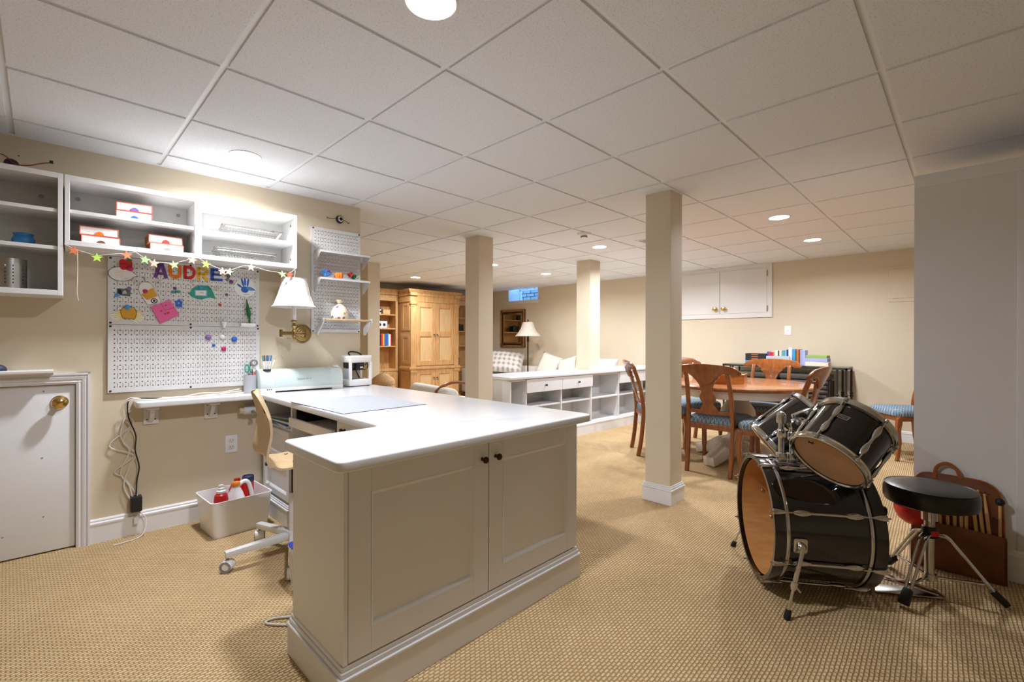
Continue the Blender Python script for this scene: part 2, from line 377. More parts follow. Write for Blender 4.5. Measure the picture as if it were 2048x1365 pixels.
# window high in the back wall
w1 = thing('window_1', 'small high basement window in the back wall with a white sill', 'window', (XW, 6.55, WZ0), 0); w1['kind'] = 'structure'; del w1['category']
DX = .40; hw = (WY1-WY0)/2
MB().box(.0006, DX, hw-.014, hw-.001, 0, .424).box(.0006, DX, -hw+.001, -hw+.014, 0, .424).box(.0006, DX, -hw+.001, hw-.001, .0005, .012).box(.0006, DX, -hw+.001, hw-.001, .410, .424).build('reveal', 'white_paint', w1)
MB().box(-.05, .02, -hw-.03, hw+.04, -.012, .014).box(-.02, 0, -hw-.01, hw+.02, -.05, -.012).build('sill', 'white_gloss', w1, bevel=.004)
fr = MB()
for a, b_, c_, d_ in ((-hw, hw, 0, .035), (-hw, hw, .395, .43), (-hw, -hw+.035, 0, .43), (hw-.035, hw, 0, .43), (-hw, hw, .265, .285)):
    fr.box(DX-.06, DX-.02, a, b_, c_, d_)
fr.build('frame', 'white_gloss', w1)
B(DX-.042, DX-.038, -hw+.03, hw-.03, .03, .40).build('pane', 'window_glass', w1)
well = B(.90, .95, -1.05, 1.0, -.45, .45).build('well_wall', 'grey', w1, label='brick window well outside the glass')
brk = B(0, .21, 0, .08, 0, .062); first = None
for r_ in range(11):
    for c_ in range(8):
        y = -.95+c_*.23+(.115 if r_ % 2 else 0)
        if first is None: first = brk.build('brick', 'outside_brick', well, bevel=.004, seg=1); o = first
        else: o = first.copy(); COL.objects.link(o); o.parent = well
        o.rotation_euler = (0, 0, R(90)); o.location = (.90+random.uniform(0, .008), y, -.40+r_*.074)

# partition at the right, stops short of the ceiling
wr = thing('wall_right', 'tall white painted partition with trim that stops short of the ceiling', 'wall', (3.31, 0, 0)); wr['kind'] = 'structure'; del wr['category']
B(0, .62, -1.9, .21, 0, 2.052).build('panel', 'white_paint', wr)
MB().box(-.006, .004, -1.9, .21, 1.985, 2.052).box(-.006, .004, -.26, -.168, .12, 1.985).build('trim_strip', 'white_paint', wr, bevel=.002)
MB().prism([(-d, z) for d, z in baseprof(.15)], -1.9, .226, 'xz').build('baseboard', 'white_paint', wr)

# ceiling: a recessed white grid with tegular tiles hanging a few millimetres below it
GX, GY, T = 1.112, 2.0766, .6096
ceil = struct(B(X0-.1, XW, Y0-.1, 8.1, H+.022, H+.06).build('ceiling', 'ceiling_fibre')); tag(ceil, 'dropped ceiling of square fibre tiles in a white metal grid')
def clip(poly, a, b, c):     # keep a*x+b*y<=c
    out = []
    for i in range(len(poly)):
        p, q = poly[i], poly[(i+1) % len(poly)]; fp, fq = a*p[0]+b*p[1]-c, a*q[0]+b*q[1]-c
        if fp <= 0: out.append(p)
        if fp*fq < 0: t = fp/(fp-fq); out.append((p[0]+(q[0]-p[0])*t, p[1]+(q[1]-p[1])*t))
    return out
tl = math.tan(-LA)
shared = None
for i in range(-6, 11):
    for j in range(-8, 11):
        x0, y0 = GX+i*T+.012, GY+j*T+.012; x1, y1 = x0+T-.024, y0+T-.024
        if x1 > XW and x0 > XW-.02 or x1 < X0 or y1 < Y0: continue
        full = [(x0, y0), (x1, y0), (x1, y1), (x0, y1)]
        p = clip(full, 1, 0, XW-.002); p = clip(p, -1, 0, -X0); p = clip(p, 0, -1, -Y0)
        lim = 3.558 if x1 < 1.75 else 7.95
        p = clip(p, tl, 1, lim)
        if len(p) < 3: continue
        if p == full:
            if shared is None: shared = B(0, T-.024, 0, T-.024, 0, .0215).build('tile', 'ceiling_fibre', ceil); o = shared
            else: o = shared.copy(); COL.objects.link(o); o.parent = ceil
            o.location = (x0, y0, H)
        else: MB().prism(p, H, H+.0215).build('tile', 'ceiling_fibre', ceil)
for i in range(-5, 11):
    x = GX+i*T
    if X0 < x < XW: B(x-.012, x+.012, Y0, 3.61-tl*x if x < 1.8 else 8.0, H+.008, H+.022).build('grid_bar', 'grid_metal', ceil)
for j in range(-6, 11):
    y = GY+j*T
    if Y0 < y < 7.9: B(X0 if y < 3.5 else 1.75, XW+.05, y-.012, y+.012, H+.0085, H+.0218).build('grid_bar', 'grid_metal', ceil)
def wall_angle(mb): mb.build('wall_angle', 'grid_metal', ceil)
o = lobj(B(-1.9, 1.805, -.02, 0, H-.001, H+.006), 'wall_angle', 'grid_metal', ceil)
B(XW-.02, XW, Y0, WY0-.02, H-.001, H+.006).build('wall_angle', 'grid_metal', ceil)

# recessed lights
for k, (x, y, f_) in enumerate(LAMPS):
    near = ['over the desk by the pegboard', 'over the front of the white desk', 'between dining table and bass drum', 'over the dining table', 'beside the smoke detector', 'over the half wall end',
            'over the pale sofa', 'beyond the square column', 'in front of the pine bookcase'][k]
    t = thing('recessed_light', 'round recessed ceiling light '+near, 'ceiling light', (x, y, H), 0, 'round recessed ceiling lights')
    MB().lathe([(.075, -.003), (.080, -.005), (.085, -.003), (.085, .001), (.075, .001)], 32, cap=False).build('trim_ring', 'white_gloss', t, smooth=True)
    MB().lathe([(0, -.0025), (.0755, -.0025), (.0755, .0)], 32).build('lens', 'lens_light', t)
    ld = bpy.data.lights.new('recessed_lamp', 'AREA'); ld.shape = 'DISK'; ld.size = .14; ld.energy = LAMP_W*f_; ld.color = LAMP_COL; ld.spread = R(162)
    lo = bpy.data.objects.new('recessed_lamp', ld); COL.objects.link(lo); lo.parent = t; lo.location = (0, 0, -.008)
t = thing('smoke_detector', 'white round smoke detector on the ceiling near the square column', 'smoke detector', (3.781, 2.722, H))
MB().lathe([(0, -.045), (.028, -.045), (.03, -.028), (.062, -.022), (.068, -.012), (.070, 0)], 28).build('body', 'white_plastic', t, smooth=True)
MB().lathe([(.029, -.043), (.034, -.043), (.034, -.030), (.029, -.030)], 24, cap=False).build('vent_ring', 'grey', t)
t = thing('ceiling_vent', 'flush square air vent set in the ceiling beside the tall beige column', 'vent', (4.58, 2.38, H))
MB().box(-.15, .15, -.15, .15, -.004, 0).build('frame', 'white_metal', t)
for i in range(6): B(-.12, .12, -.12+i*.043, -.095+i*.043, -.010, -.004).build('slat', 'grey_light', t)

# columns
def column(x0, x1, y0, y1, z0, label, base=True, cap=0):
    t = thing('column', label, 'column', ((x0+x1)/2, (y0+y1)/2, z0), 0, 'square beige columns')
    a, b_ = (x1-x0)/2, (y1-y0)/2
    B(-a, a, -b_, b_, 0, H-z0+.005).build('shaft', 'wall_paint', t, bevel=.002, seg=1)
    if base:
        m = MB()
        for d, za, zb in ((.016, 0, .098), (.02, .098, .108), (.012, .108, .122), (.006, .122, .132)): m.box(-a-d, a+d, -b_-d, b_+d, za, zb)
        m.build('base', 'white_paint', t, bevel=.002, seg=1)
column(3.112, 3.292, 1.496, 1.690, 0, 'tall square beige column with white base standing clear on the carpet')
column(3.10, 3.297, 3.524, 3.735, 0, 'square beige column beside the left end of the low white bookcase')
column(5.05, 5.278, 3.535, 3.755, .76, 'square beige column rising from the top of the low white bookcase', False)
column(3.112, 3.292, 5.81, 6.02, 0, 'square beige column next to the pine bookcase and perforated wall panel')

# ================================================================ left wall: shelves, pegboards, sconce
def open_shelf(x0, x1, z0, z1, d, label, dividers, shelves):
    t = thing('wall_shelf_unit', label, 'wall shelf', LP(x0, 0, z0), LA); w, h, k = x1-x0, z1-z0, .019
    MB().box(0, w, -.006, -.001, .01, h-.01).build('back_panel', 'white_board', t)
    B(0, k, -d, -.001, 0, h).build('side_panel', 'white_board', t, bevel=.001, seg=1); B(w-k, w, -d, -.001, 0, h).build('side_panel', 'white_board', t, bevel=.001, seg=1)
    B(k, w-k, -d, -.001, 0, .026).build('bottom_panel', 'white_board', t, bevel=.001, seg=1); B(k, w-k, -d, -.001, h-.026, h).build('top_panel', 'white_board', t, bevel=.001, seg=1)
    for a, b_ in dividers: B(a-x0, b_-x0, -d, -.007, .026, h-.026).build('divider', 'white_board', t, bevel=.001, seg=1)
    for a, b_, z in shelves: B(a-x0, b_-x0, -d+.006, -.007, z-z0-.009, z-z0+.009).build('shelf', 'white_board', t, bevel=.001, seg=1)
    return t
c1 = open_shelf(-.70, .088, 1.385, 2.006, .27, 'tall white open wall shelf holding a blue jar and steel caddy', [], [(-.681, .069, 1.816), (-.681, .069, 1.626)])
c2 = open_shelf(.094, 1.228, 1.646, 2.006, .27, 'wide white open wall shelf with a centre divider above the pegboard', [(.648, .684)], [(.113, .648, 1.822), (.684, 1.209, 1.815)])
def mount_screw(par, x, z):
    MB().lathe([(0, .004), (.005, .004), (.006, .001), (.0085, .001), (.0085, .003), (.0105, .003), (.011, 0)], 18, (x, -.006, z), (0, -1, 0)).build('mount_screw', 'grey_light', par, smooth=True)
mount_screw(c1, .70, .545); mount_screw(c2, .05, .30); mount_screw(c2, .51, .295); mount_screw(c2, 1.06, .28)
for z in (.06, .29): B(1.112, 1.1155, -.21, -.20, z, z+.012).build('hinge_plate', 'iron', c2)

# boxes with a round cut-out, in three stacks of two
def donut_box(x, z, ang, dot, label):
    t = thing('cardboard_box', label, 'box', LP(x, -.145, z), LA+R(ang), 'dotted white boxes with a round cut-out on the wall shelf')
    B(-.077, .077, -.075, .075, 0, .044).build('body', 'dot_card', t, bevel=.0015, seg=1)
    MB().box(-.079, .079, -.0765, -.074, 0, .003).box(-.079, .079, -.0765, -.074, .042, .0455).box(-.079, -.0765, -.0765, .076, 0, .003).box(-.079, -.0765, -.0765, .076, .042, .0455).box(-.079, -.0765, -.0768, -.073, 0, .0455).box(.0765, .079, -.0768, -.073, 0, .0455).build('edge_trim', 'c_coral_red', t)
    B(-.0775, -.0768, -.073, .075, .004, .041).build('side_label', 'leather_light', t)
    p = [(.019*math.cos(R(a)), .002+.020*math.sin(R(a))) for a in range(0, 181, 15)]
    MB().prism(p, -.0775, -.0752, 'xz').build('round_window', dot, t)
donut_box(.379, 1.8312, -3, 'c_book_blue', 'dotted white box with a blue round window, lower one on the upper shelf board'); donut_box(.384, 1.8772, -6, 'c_purple_light', 'dotted white box with a purple round window, stacked on the upper shelf board')
donut_box(.238, 1.6725, -2, 'c_brown', 'dotted white box with a brown round window under the orange one'); donut_box(.234, 1.7185, -4, 'c_orange', 'dotted white box with an orange round window atop a stack')
donut_box(.519, 1.6725, 3, 'c_tape_grey', 'dotted white box with a dull brown window under the red one'); donut_box(.514, 1.7185, 2, 'c_red', 'dotted white box with a red round window atop a stack')

def wire_basket(x, z, label):
    t = thing('wire_basket', label, 'basket', LP(x, -.13, z), LA+R(-1), 'wire baskets on the wall shelf'); w, d, h = .34, .18, .062
    rim = MB(); f = .82
    rim.tube([(-w/2, -d/2, h), (w/2, -d/2, h), (w/2, d/2, h), (-w/2, d/2, h)], .0022, 6, True); rim.tube([(-w/2*f, -d/2*f, .002), (w/2*f, -d/2*f, .002), (w/2*f, d/2*f, .002), (-w/2*f, d/2*f, .002)], .0018, 6, True)
    rim.tube([(-w/2*.97, -d/2*.97, h*.8), (w/2*.97, -d/2*.97, h*.8), (w/2*.97, d/2*.97, h*.8), (-w/2*.97, d/2*.97, h*.8)], .0014, 5, True)
    rim.build('rim', 'steel_brushed', t, smooth=True)
    m = MB()
    for i in range(19):
        a = -w/2+w*i/18; m.tube([(a, -d/2, h), (a*f, -d/2*f, .002), (a*f, d/2*f, .002), (a, d/2, h)], .0009, 4)
    for i in range(9):
        a = -d/2+d*i/8; m.tube([(-w/2, a, h), (-w/2*f, a*f, .002), (w/2*f, a*f, .002), (w/2, a, h)], .0009, 4)
    for q in (.25, .5): e = f+(1-f)*q; m.tube([(-w/2*e, -d/2*e, h*q), (w/2*e, -d/2*e, h*q), (w/2*e, d/2*e, h*q), (-w/2*e, d/2*e, h*q)], .0009, 4, True)
    m.build('wire_mesh', 'steel_brushed', t)
    for sx in (-1, 1):
        MB().tube([(sx*w/2, -.02, h), (sx*w/2, -.02, h+.016), (sx*w/2, .02, h+.016), (sx*w/2, .02, h)], .0022, 6).build('handle', 'steel_brushed', t)
wire_basket(.985, 1.8245, 'silver wire basket on the upper board of the wide wall shelf'); wire_basket(.945, 1.6725, 'silver wire basket on the bottom board of the wide wall shelf')

t = thing('glass_jar', 'squat blue glass jar on the tall wall shelf', 'jar', LP(-.056, -.17, 1.6355), LA)
MB().lathe([(0, 0), (.034, 0), (.042, .012), (.043, .026), (.036, .042), (.033, .046), (.037, .052), (.037, .058), (.033, .058), (.030, .046), (.035, .035), (.038, .02), (.03, .006), (0, .006)], 28).build('body', 'blue_glass', t, smooth=True)
t = thing('utensil_caddy', 'brushed steel caddy with rows of punched holes on the tall shelf', 'caddy', LP(-.105, -.17, 1.4115), LA)
cv = []; cf = []; ths = [-180+4*i for i in range(90)]; zz = [0, .024]+[v for k in range(6) for v in (.0245+k*.0165, .0325+k*.0165)][1:]+[.148]; zz = sorted(set(zz)); nz_ = len(zz)
holes_a = {-148, -120, -100, -76, -40, -20}
for a_ in ths: cv += [(.063*math.cos(R(a_)), .063*math.sin(R(a_)), z_) for z_ in zz]
for i_ in range(90):
    for k_ in range(nz_-1):
        zc = (zz[k_]+zz[k_+1])/2; hole = ths[i_] in holes_a and any(abs(zc-(.0285+q_*.0165)) < .0039 for q_ in range(6))
        if not hole: cf.append((i_*nz_+k_, ((i_+1) % 90)*nz_+k_, ((i_+1) % 90)*nz_+k_+1, i_*nz_+k_+1))
MB()._add(cv, cf).lathe([(0, 0), (.063, 0), (.063, .001)], 40).build('body', 'steel_brushed', t, smooth=True)

t = thing('wired_buzzer', 'black disc with thin red and black wires on top of the tall shelf', 'electronics', LP(-.10, -.15, 2.006), LA)
MB().lathe([(0, 0), (.026, 0), (.028, .006), (.026, .016), (.012, .020), (0, .020)], 28, (0, 0, .028), (.15, -.9, .4)).build('disc', 'black_plastic', t, smooth=True)
MB().lathe([(0, 0), (.022, 0), (.020, .012), (0, .014)], 20, (-.075, .0, .022), (0, -.9, .4)).build('disc', 'black_plastic', t, smooth=True)
MB().tube(smooth_pts([(-.07, -.02, .03), (-.055, -.03, .058), (-.03, -.03, .066), (-.01, -.032, .055), (.015, -.03, .03), (.06, -.03, .034), (.10, -.02, .056), (.143, -.01, .078)]), .0014, 6).build('wire', 'black_plastic', t)
MB().tube(smooth_pts([(-.075, -.02, .035), (-.05, -.03, .068), (-.02, -.032, .058), (.0, -.034, .04), (.02, -.034, .026), (.06, -.034, .03), (.10, -.024, .052), (.143, -.012, .073)]), .0014, 6).build('wire', 'red_dark', t)
B(.136, .150, -.016, -.006, .070, .084).build('connector', 'black_plastic', t)
B(-.10, .03, -.02, .02, 0, .004).build('backing_strip', 'black_plastic', t)
MB().cyl(LP(-.083, -.0002, 2.128), LP(-.083, -.0012, 2.128), .0035, n=8).build('nail', 'brown' if 'brown' in M else 'bronze'); tag(bpy.data.objects['nail'], 'small dark nail in the wall above the tall shelf', 'nail')

# perforated metal panels: real holes and slots cut in the sheet
def pegpanel(x0, x1, z0, z1, label, zoff):
    t = thing('pegboard_panel', label, 'pegboard', LP(x0, 0, z0), LA, 'white perforated metal wall panels'); w, h = x1-x0, z1-z0
    p = .0254; m = .022; nx = int((w-2*m)/p)+1; x_s = (w-(nx-1)*p)/2
    hx = [x_s+i*p for i in range(nx)]; nz = int((h-2*zoff)/p)+1; z_s = (h-(nz-1)*p)/2; hz = [z_s+i*p for i in range(nz)]
    xs = {0, w}; zs = {0, h}; holes = []; r = .0031; q = .0010
    for x in hx: xs |= {x-r, x+r}
    for x in hx[:-1]: xs |= {x+p/2-q, x+p/2+q}
    for z in hz: zs |= {z-r, z+r}
    xs, zs = sorted(xs), sorted(zs)
    def ishole(a, c):
        ix = min(range(nx), key=lambda i: abs(hx[i]-a)); iz = min(range(nz), key=lambda i: abs(hz[i]-c))
        if abs(hx[ix]-a) < r and abs(hz[iz]-c) < r: return True
        ss = [x+p/2 for x in hx[:-1]]; k = min(range(len(ss)), key=lambda i: abs(ss[i]-a))
        if abs(ss[k]-a) < q:
            j = int((c-z_s)//p)
            if j >= 0 and j % 2 == 0 and j < nz-1 and hz[j]-r*.6 < c < hz[j+1]+r*.6: return True
        return False
    yv = -.018; vs = [(x, yv, z) for x in xs for z in zs]; nzs = len(zs); fs = []
    for i in range(len(xs)-1):
        for k in range(nzs-1):
            if not ishole((xs[i]+xs[i+1])/2, (zs[k]+zs[k+1])/2): fs.append((i*nzs+k, (i+1)*nzs+k, (i+1)*nzs+k+1, i*nzs+k+1))
    mb = MB(); mb._add(vs, fs)
    mb.build('sheet', 'white_metal', t)
    MB().box(0, w, -.018, -.001, 0, .0012).box(0, w, -.018, -.001, h-.0012, h).box(0, .0012, -.018, -.001, 0, h).box(w-.0012, w, -.018, -.001, 0, h).build('flange', 'white_metal', t)
    for x in (.0125, w-.0125) if w < .5 else (.0125, w/2, w-.0125):
        for z in (.010, h-.010):
            MB().lathe([(0, .003), (.004, .0026), (.0062, 0)], 12, (x, -.018, z), (0, -1, 0)).build('screw', 'iron', t, smooth=True)
    return t
pegpanel(.270, 1.065, 1.2495, 1.644, 'upper perforated white panel covered with paper crafts', .026); pegpanel(.270, 1.067, .852, 1.2485, 'lower perforated white panel with only a few round magnets', .026)
pegpanel(1.415, 1.799, 1.219, 2.013, 'tall narrow perforated white panel carrying three small shelves', .026)

# three small shelves hooked on the narrow panel
def bracket(t, x, d, h, y0=-.0185, m='white_metal'):
    MB().prism([(y0, .0), (y0, -h), (y0-.022, -h), (y0-d, -.016), (y0-d, .0)], x-.001, x+.001, 'yz').build('bracket', m, t)
for z, lab, g in ((1.823, 'empty small white shelf at the top of the narrow panel', 'a'), (1.624, 'small white shelf with three paper flowers on the narrow panel', 'b')):
    t = thing('peg_shelf', lab, 'shelf', LP(1.432, 0, z), LA, 'small shelves on the narrow perforated panel')
    MB().box(0, .385, -.152, -.0185, -.002, 0).box(0, .385, -.152, -.150, -.016, 0).build('tray', 'white_metal', t)
    for x in (.002, .383): bracket(t, x, .132, .095)
t = thing('peg_shelf', 'low shelf with a pale wooden dowel across two angled white brackets', 'shelf', LP(1.432, 0, 1.318), LA, 'small shelves on the narrow perforated panel')
B(.02, .385, -.13, -.0185, -.004, -.002).build('tray', 'clear_plastic', t)
MB().cyl((.03, -.152, -.006), (.405, -.152, -.006), .0085, n=14).build('dowel', 'birch', t, smooth=True, label='pale wooden dowel')
for x in (.02, .395):
    MB().prism([(-.0185, -.06), (-.0185, -.118), (-.045, -.118), (-.165, -.018), (-.165, .008), (-.14, .008), (-.10, -.012)], x-.004, x+.004, 'yz').build('bracket', 'white_metal', t)

# paper flowers and dotted bag
def petal_ball(t, cols, r, n, z, cx=0, cy=0, tilt=.6):
    for i in range(n):
        a = i*2.4; e = .25+1.1*i/n; c_ = cols[i % len(cols)]
        d = Vector((math.cos(a)*math.cos(e), math.sin(a)*math.cos(e), math.sin(e))); s = d.cross(Vector((0, 0, 1))).normalized(); u = s.cross(d)
        q = Vector((cx, cy, z)); w_ = r*.55
        vs = [q+d*r*.1-s*w_*.2, q+d*r*.1+s*w_*.2, q+d*r*.7+s*w_*.5+u*r*.08, q+d*r*1.0+s*w_*.25+u*r*.2, q+d*r*1.0-s*w_*.25+u*r*.2, q+d*r*.7-s*w_*.5+u*r*.08]
        vs = [Vector((v.x, v.y, max(v.z, .001))) for v in vs]
        MB()._add(vs+[v+u*.001 for v in vs], [(0,1,2,3,4,5), (6,7,8,9,10,11)][:2]).build('petal', c_, t)
t = thing('paper_flower', 'blue and purple folded paper flower on the middle panel shelf', 'paper flower', LP(1.495, -.09, 1.624), LA)
petal_ball(t, ['c_purple_light', 'c_rose', 'c_blue_light', 'c_purple', 'c_sky'], .055, 22, .012); MB().ball((0, 0, .03), .022, 10).build('heart', 'c_blue_light', t)
t = thing('paper_pumpkin', 'round orange paper pumpkin between two paper flowers', 'paper craft', LP(1.592, -.09, 1.624), LA)
for i in range(10):
    a = i*36; mm = MB(); mm.T = Matrix.Rotation(R(a), 4, 'Z') @ Matrix.Translation((.017, 0, .026)) @ Matrix.Diagonal((.017, .011, .026, 1)); mm.ball((0, 0, 0), 1, 10); mm.build('rib', 'c_orange' if i % 2 else 'orange_plastic', t, smooth=True)
t = thing('paper_flower', 'red paper flower with dark green leaves on the middle panel shelf', 'paper flower', LP(1.695, -.09, 1.624), LA)
petal_ball(t, ['c_red', 'red_dark', 'c_coral_red'], .038, 14, .024, -.01); petal_ball(t, ['c_green_dark', 'c_green'], .048, 7, .004, .012)
t = thing('dotted_pouch', 'cream gift pouch with coloured dots tied at the neck on the dowel shelf', 'pouch', LP(1.60, -.087, 1.3165), LA)
MB().lathe([(0, 0), (.055, 0), (.066, .02), (.062, .06), (.045, .095), (.02, .115), (.012, .122), (.022, .140), (.03, .152), (.026, .150), (.010, .124), (0, .12)], 26).build('body', 'dot_fabric', t, smooth=True)
MB().tube([(.014*math.cos(a*.5), .014*math.sin(a*.5), .121) for a in range(13)], .003, 6, True).build('tie', 'c_brown', t)

# hook and disc on the wall
t = thing('wall_hook', 'black and white round hook with a bent wire on the wall above the narrow panel', 'hook', LP(1.634, 0, 2.102), LA)
MB().lathe([(0, .03), (.014, .03), (.026, .022), (.030, .010), (.030, 0)], 26, (0, 0, 0), (0, -1, 0)).build('disc', 'black_plastic', t, smooth=True)
MB().lathe([(.014, .0305), (.020, .0275), (.021, .026), (.014, .028)], 24, (0, 0, 0), (0, -1, 0), cap=False).build('ring', 'white_plastic', t)
MB().tube(smooth_pts([(-.098, -.012, .004), (-.100, -.012, -.005), (-.088, -.014, -.007), (-.05, -.02, -.004), (-.01, -.03, -.002), (.02, -.028, -.006), (.05, -.02, -.012), (.066, -.016, -.022), (.074, -.016, -.012)]), .0022, 6).build('wire', 'black_metal', t)

# brass swing-arm sconce
t = thing('wall_sconce', 'brass swing-arm wall lamp with a white fabric shade beside the pegboard', 'lamp', LP(1.351, 0, 1.208), LA)
MB().lathe([(.070, 0), (.070, .006), (.062, .012), (.058, .012), (.054, .018), (.044, .020), (.040, .026), (.030, .028), (.024, .036), (.010, .040), (0, .040)], 32, (0, 0, 0), (0, -1, 0)).build('back_plate', 'brass', t, smooth=True)
MB().cyl((0, -.03, 0), (0, -.085, 0), .010).cyl((0, -.085, -.03), (0, -.085, .03), .011).build('pivot', 'brass', t, smooth=True)
MB().tube([(0, -.085, .008), (-.175, -.125, .008)], .0055).tube([(0, -.085, -.008), (-.175, -.125, -.008)], .0055).build('arm', 'brass', t, smooth=True)
MB().cyl((-.18, -.126, -.024), (-.18, -.126, .026), .011).tube([(-.18, -.126, .006), (-.118, -.2, .006)], .0055).tube([(-.18, -.126, -.006), (-.118, -.2, -.006)], .0055).build('arm', 'brass', t, smooth=True)
MB().lathe([(0, -.03), (.008, -.028), (.012, -.018), (.012, .02), (.007, .03), (.016, .045), (.02, .05), (.012, .056), (.012, .07), (.020, .08), (.020, .09), (0, .092)], 20, (-.118, -.2, 0)).build('socket', 'brass', t, smooth=True)
MB().cyl((-.118, -.2, .09), (-.118, -.2, .19), .0135, n=16).build('candle_tube', 'white_plastic', t, smooth=True)
sh = MB().lathe([(.138, .178), (.140, .181), (.128, .196), (.104, .262), (.077, .375), (.079, .379), (.075, .379), (.073, .373), (.100, .262), (.124, .196), (.134, .178)], 40, (-.118, -.2, 0), cap=False).build('lamp_shade', 'shade', t, smooth=True)
for k in range(8):
    a = R(k*45+10); P_ = lambda r, z: (-.118+r*math.cos(a), -.2+r*math.sin(a), z)
    MB().tube([P_(.1395, .182), P_(.1285, .196), P_(.1045, .262), P_(.0775, .376)], .0012, 5).build('seam', 'white_fabric', sh)
MB().tube([(-.118+.1395*math.cos(R(a)), -.2+.1395*math.sin(R(a)), .181) for a in range(0, 360, 10)], .003, 6, True).build('hem', 'white_fabric', sh)
MB().box(-.19, -.046, -.2015, -.1985, .368, .371).build('harp', 'brass', t)

# outlet, adapter and cords on the wall below the desk
t = thing('wall_outlet', 'white double wall outlet above the baseboard behind the swivel chair', 'outlet', LP(.898, 0, .464), LA)
MB().prism(rounded(-.036, .036, -.058, .058, .006), -.006, 0, 'xz').build('plate', 'white_plastic', t, bevel=.002)
for z in (.022, -.022):
    r_ = MB().prism(rounded(-.017, .017, z-.014, z+.014, .008), -.009, -.005, 'xz').build('receptacle', 'white_gloss', t)
    MB().box(-.009, -.007, -.0095, -.0088, z-.001, z+.008).box(.006, .008, -.0095, -.0088, z-.001, z+.008).cyl((0, -.0088, z-.007), (0, -.0095, z-.007), .0022, n=8).build('slot', 'black_plastic', r_)
t = thing('power_adapter', 'black power adapter plugged in above the baseboard with cords running up', 'power adapter', LP(.398, 0, .145), LA)
B(-.027, .027, -.058, -.001, .0, .088).build('body', 'black_plastic', t, bevel=.004)
MB().tube(smooth_pts([(.0, -.03, .085), (.004, -.03, .18), (.014, -.03, .26), (-.004, -.028, .36), (-.002, -.03, .45), (-.036, -.05, .56), (-.040, -.075, .655), (-.012, -.075, .672), (.12, -.05, .660)]), .0035, 8).build('cord', 'black_rubber', t, label='black cord')
for q in ([(-.02, -.02, .06), (-.055, -.02, .16), (-.03, -.02, .27), (.0, -.025, .34), (-.06, -.02, .42), (-.012, -.022, .52), (-.040, -.05, .58), (-.048, -.085, .652), (-.012, -.09, .672), (.05, -.08, .661), (.16, -.08, .660)],
          [(.01, -.02, .08), (-.05, -.015, .20), (-.095, -.015, .25), (-.01, -.02, .33), (-.12, -.015, .40), (-.03, -.02, .5), (-.045, -.04, .57), (-.050, -.05, .655), (-.012, -.05, .674), (.06, -.03, .661), (.22, -.025, .660)],
          [(-.01, -.02, .05), (-.03, -.02, .15), (-.07, -.015, .24), (-.03, -.02, .36), (-.07, -.02, .45), (-.05, -.02, .56), (-.02, -.03, .60)]):
    MB().tube(smooth_pts(q), .0032, 8).build('cord', 'cord_white', t, label='white cord')
t = thing('phone_charger', 'white plug and cable trailing from the baseboard onto the carpet', 'cable', LP(.40, -.022, 0), LA)
B(-.012, .008, -.020, .0, .07, .112).build('plug', 'white_plastic', t, bevel=.003)
MB().tube(smooth_pts([(.0, -.012, .112), (.02, -.02, .13), (.045, -.03, .08), (.02, -.06, .01), (-.06, -.10, .005), (-.11, -.11, .006)]), .003, 8).build('cord', 'cord_white', t)

# ---------------------------------------------------------------- crafts on the upper pegboard
PY = -.0188
def flat(name, poly, y, m, parent=None, th=.0012):
    return MB().prism(poly, PY-y-th, PY-y, 'xz').build(name, m, parent)
def art(name, label, cat='paper craft', x=0, z=0):
    return thing(name, label, cat, LP(x, 0, z), LA)
def rel(pts, x, z): return [(a-x, b-z) for a, b in pts]
def ell(cx, cz, a, b, n=28, rot=0): return [(cx+a*math.cos(t)*math.cos(rot)-b*math.sin(t)*math.sin(rot), cz+a*math.cos(t)*math.sin(rot)+b*math.sin(t)*math.cos(rot)) for t in [2*math.pi*i/n for i in range(n)]]
def wirepoly(t, pts, r, m, name, closed=True, y=.0016): return MB().tube([(a, PY-y, b) for a, b in pts], r, 5, closed).build(name, m, t)
# speech bubble and apple
t = art('speech_bubble_note', 'white speech bubble note with red handwriting behind the apple', x=.33, z=1.545)
bub = ell(0, 0, .058, .042, 36)[:33]; bub = ell(0, 0, .058, .042, 36); bub = bub[2:34]+[(.055, -.012), (.076, -.006)]
flat('card', bub, 0, 'paper_white', t); wirepoly(t, bub, .0012, 'ink', 'outline')
for k in range(5): flat('handwriting', [(-.036+.002*k, .012-k*.009), (.018-.003*k, .019-k*.009), (.018-.003*k, .0198-k*.009), (-.036+.002*k, .0128-k*.009)], .0012, 'c_coral_red', t, .0003)
t = art('paper_apple', 'red paper apple cut-out with a green leaf', x=.35, z=1.60)
flat('fruit', rel([(.32, 1.616), (.326, 1.628), (.337, 1.632), (.349, 1.627), (.360, 1.634), (.374, 1.630), (.381, 1.615), (.380, 1.596), (.372, 1.575), (.359, 1.569), (.349, 1.573), (.338, 1.569), (.327, 1.576), (.321, 1.596)], .35, 1.60), .003, 'c_red', t)
flat('leaf', rel([(.354, 1.632), (.362, 1.640), (.382, 1.631), (.372, 1.622), (.360, 1.622)], .35, 1.60), .0045, 'c_green', t)
text_mesh('handwriting', 'Name', .014, .0002, 'ink', t, (-.008, PY-.0048, .002), (R(90), 0, 0)) if False else wirepoly(t, [(-.026, .004), (-.022, .010), (-.018, .003), (-.012, .008), (-.006, .003), (.0, .007)], .0009, 'ink', 'handwriting', False, .0046)
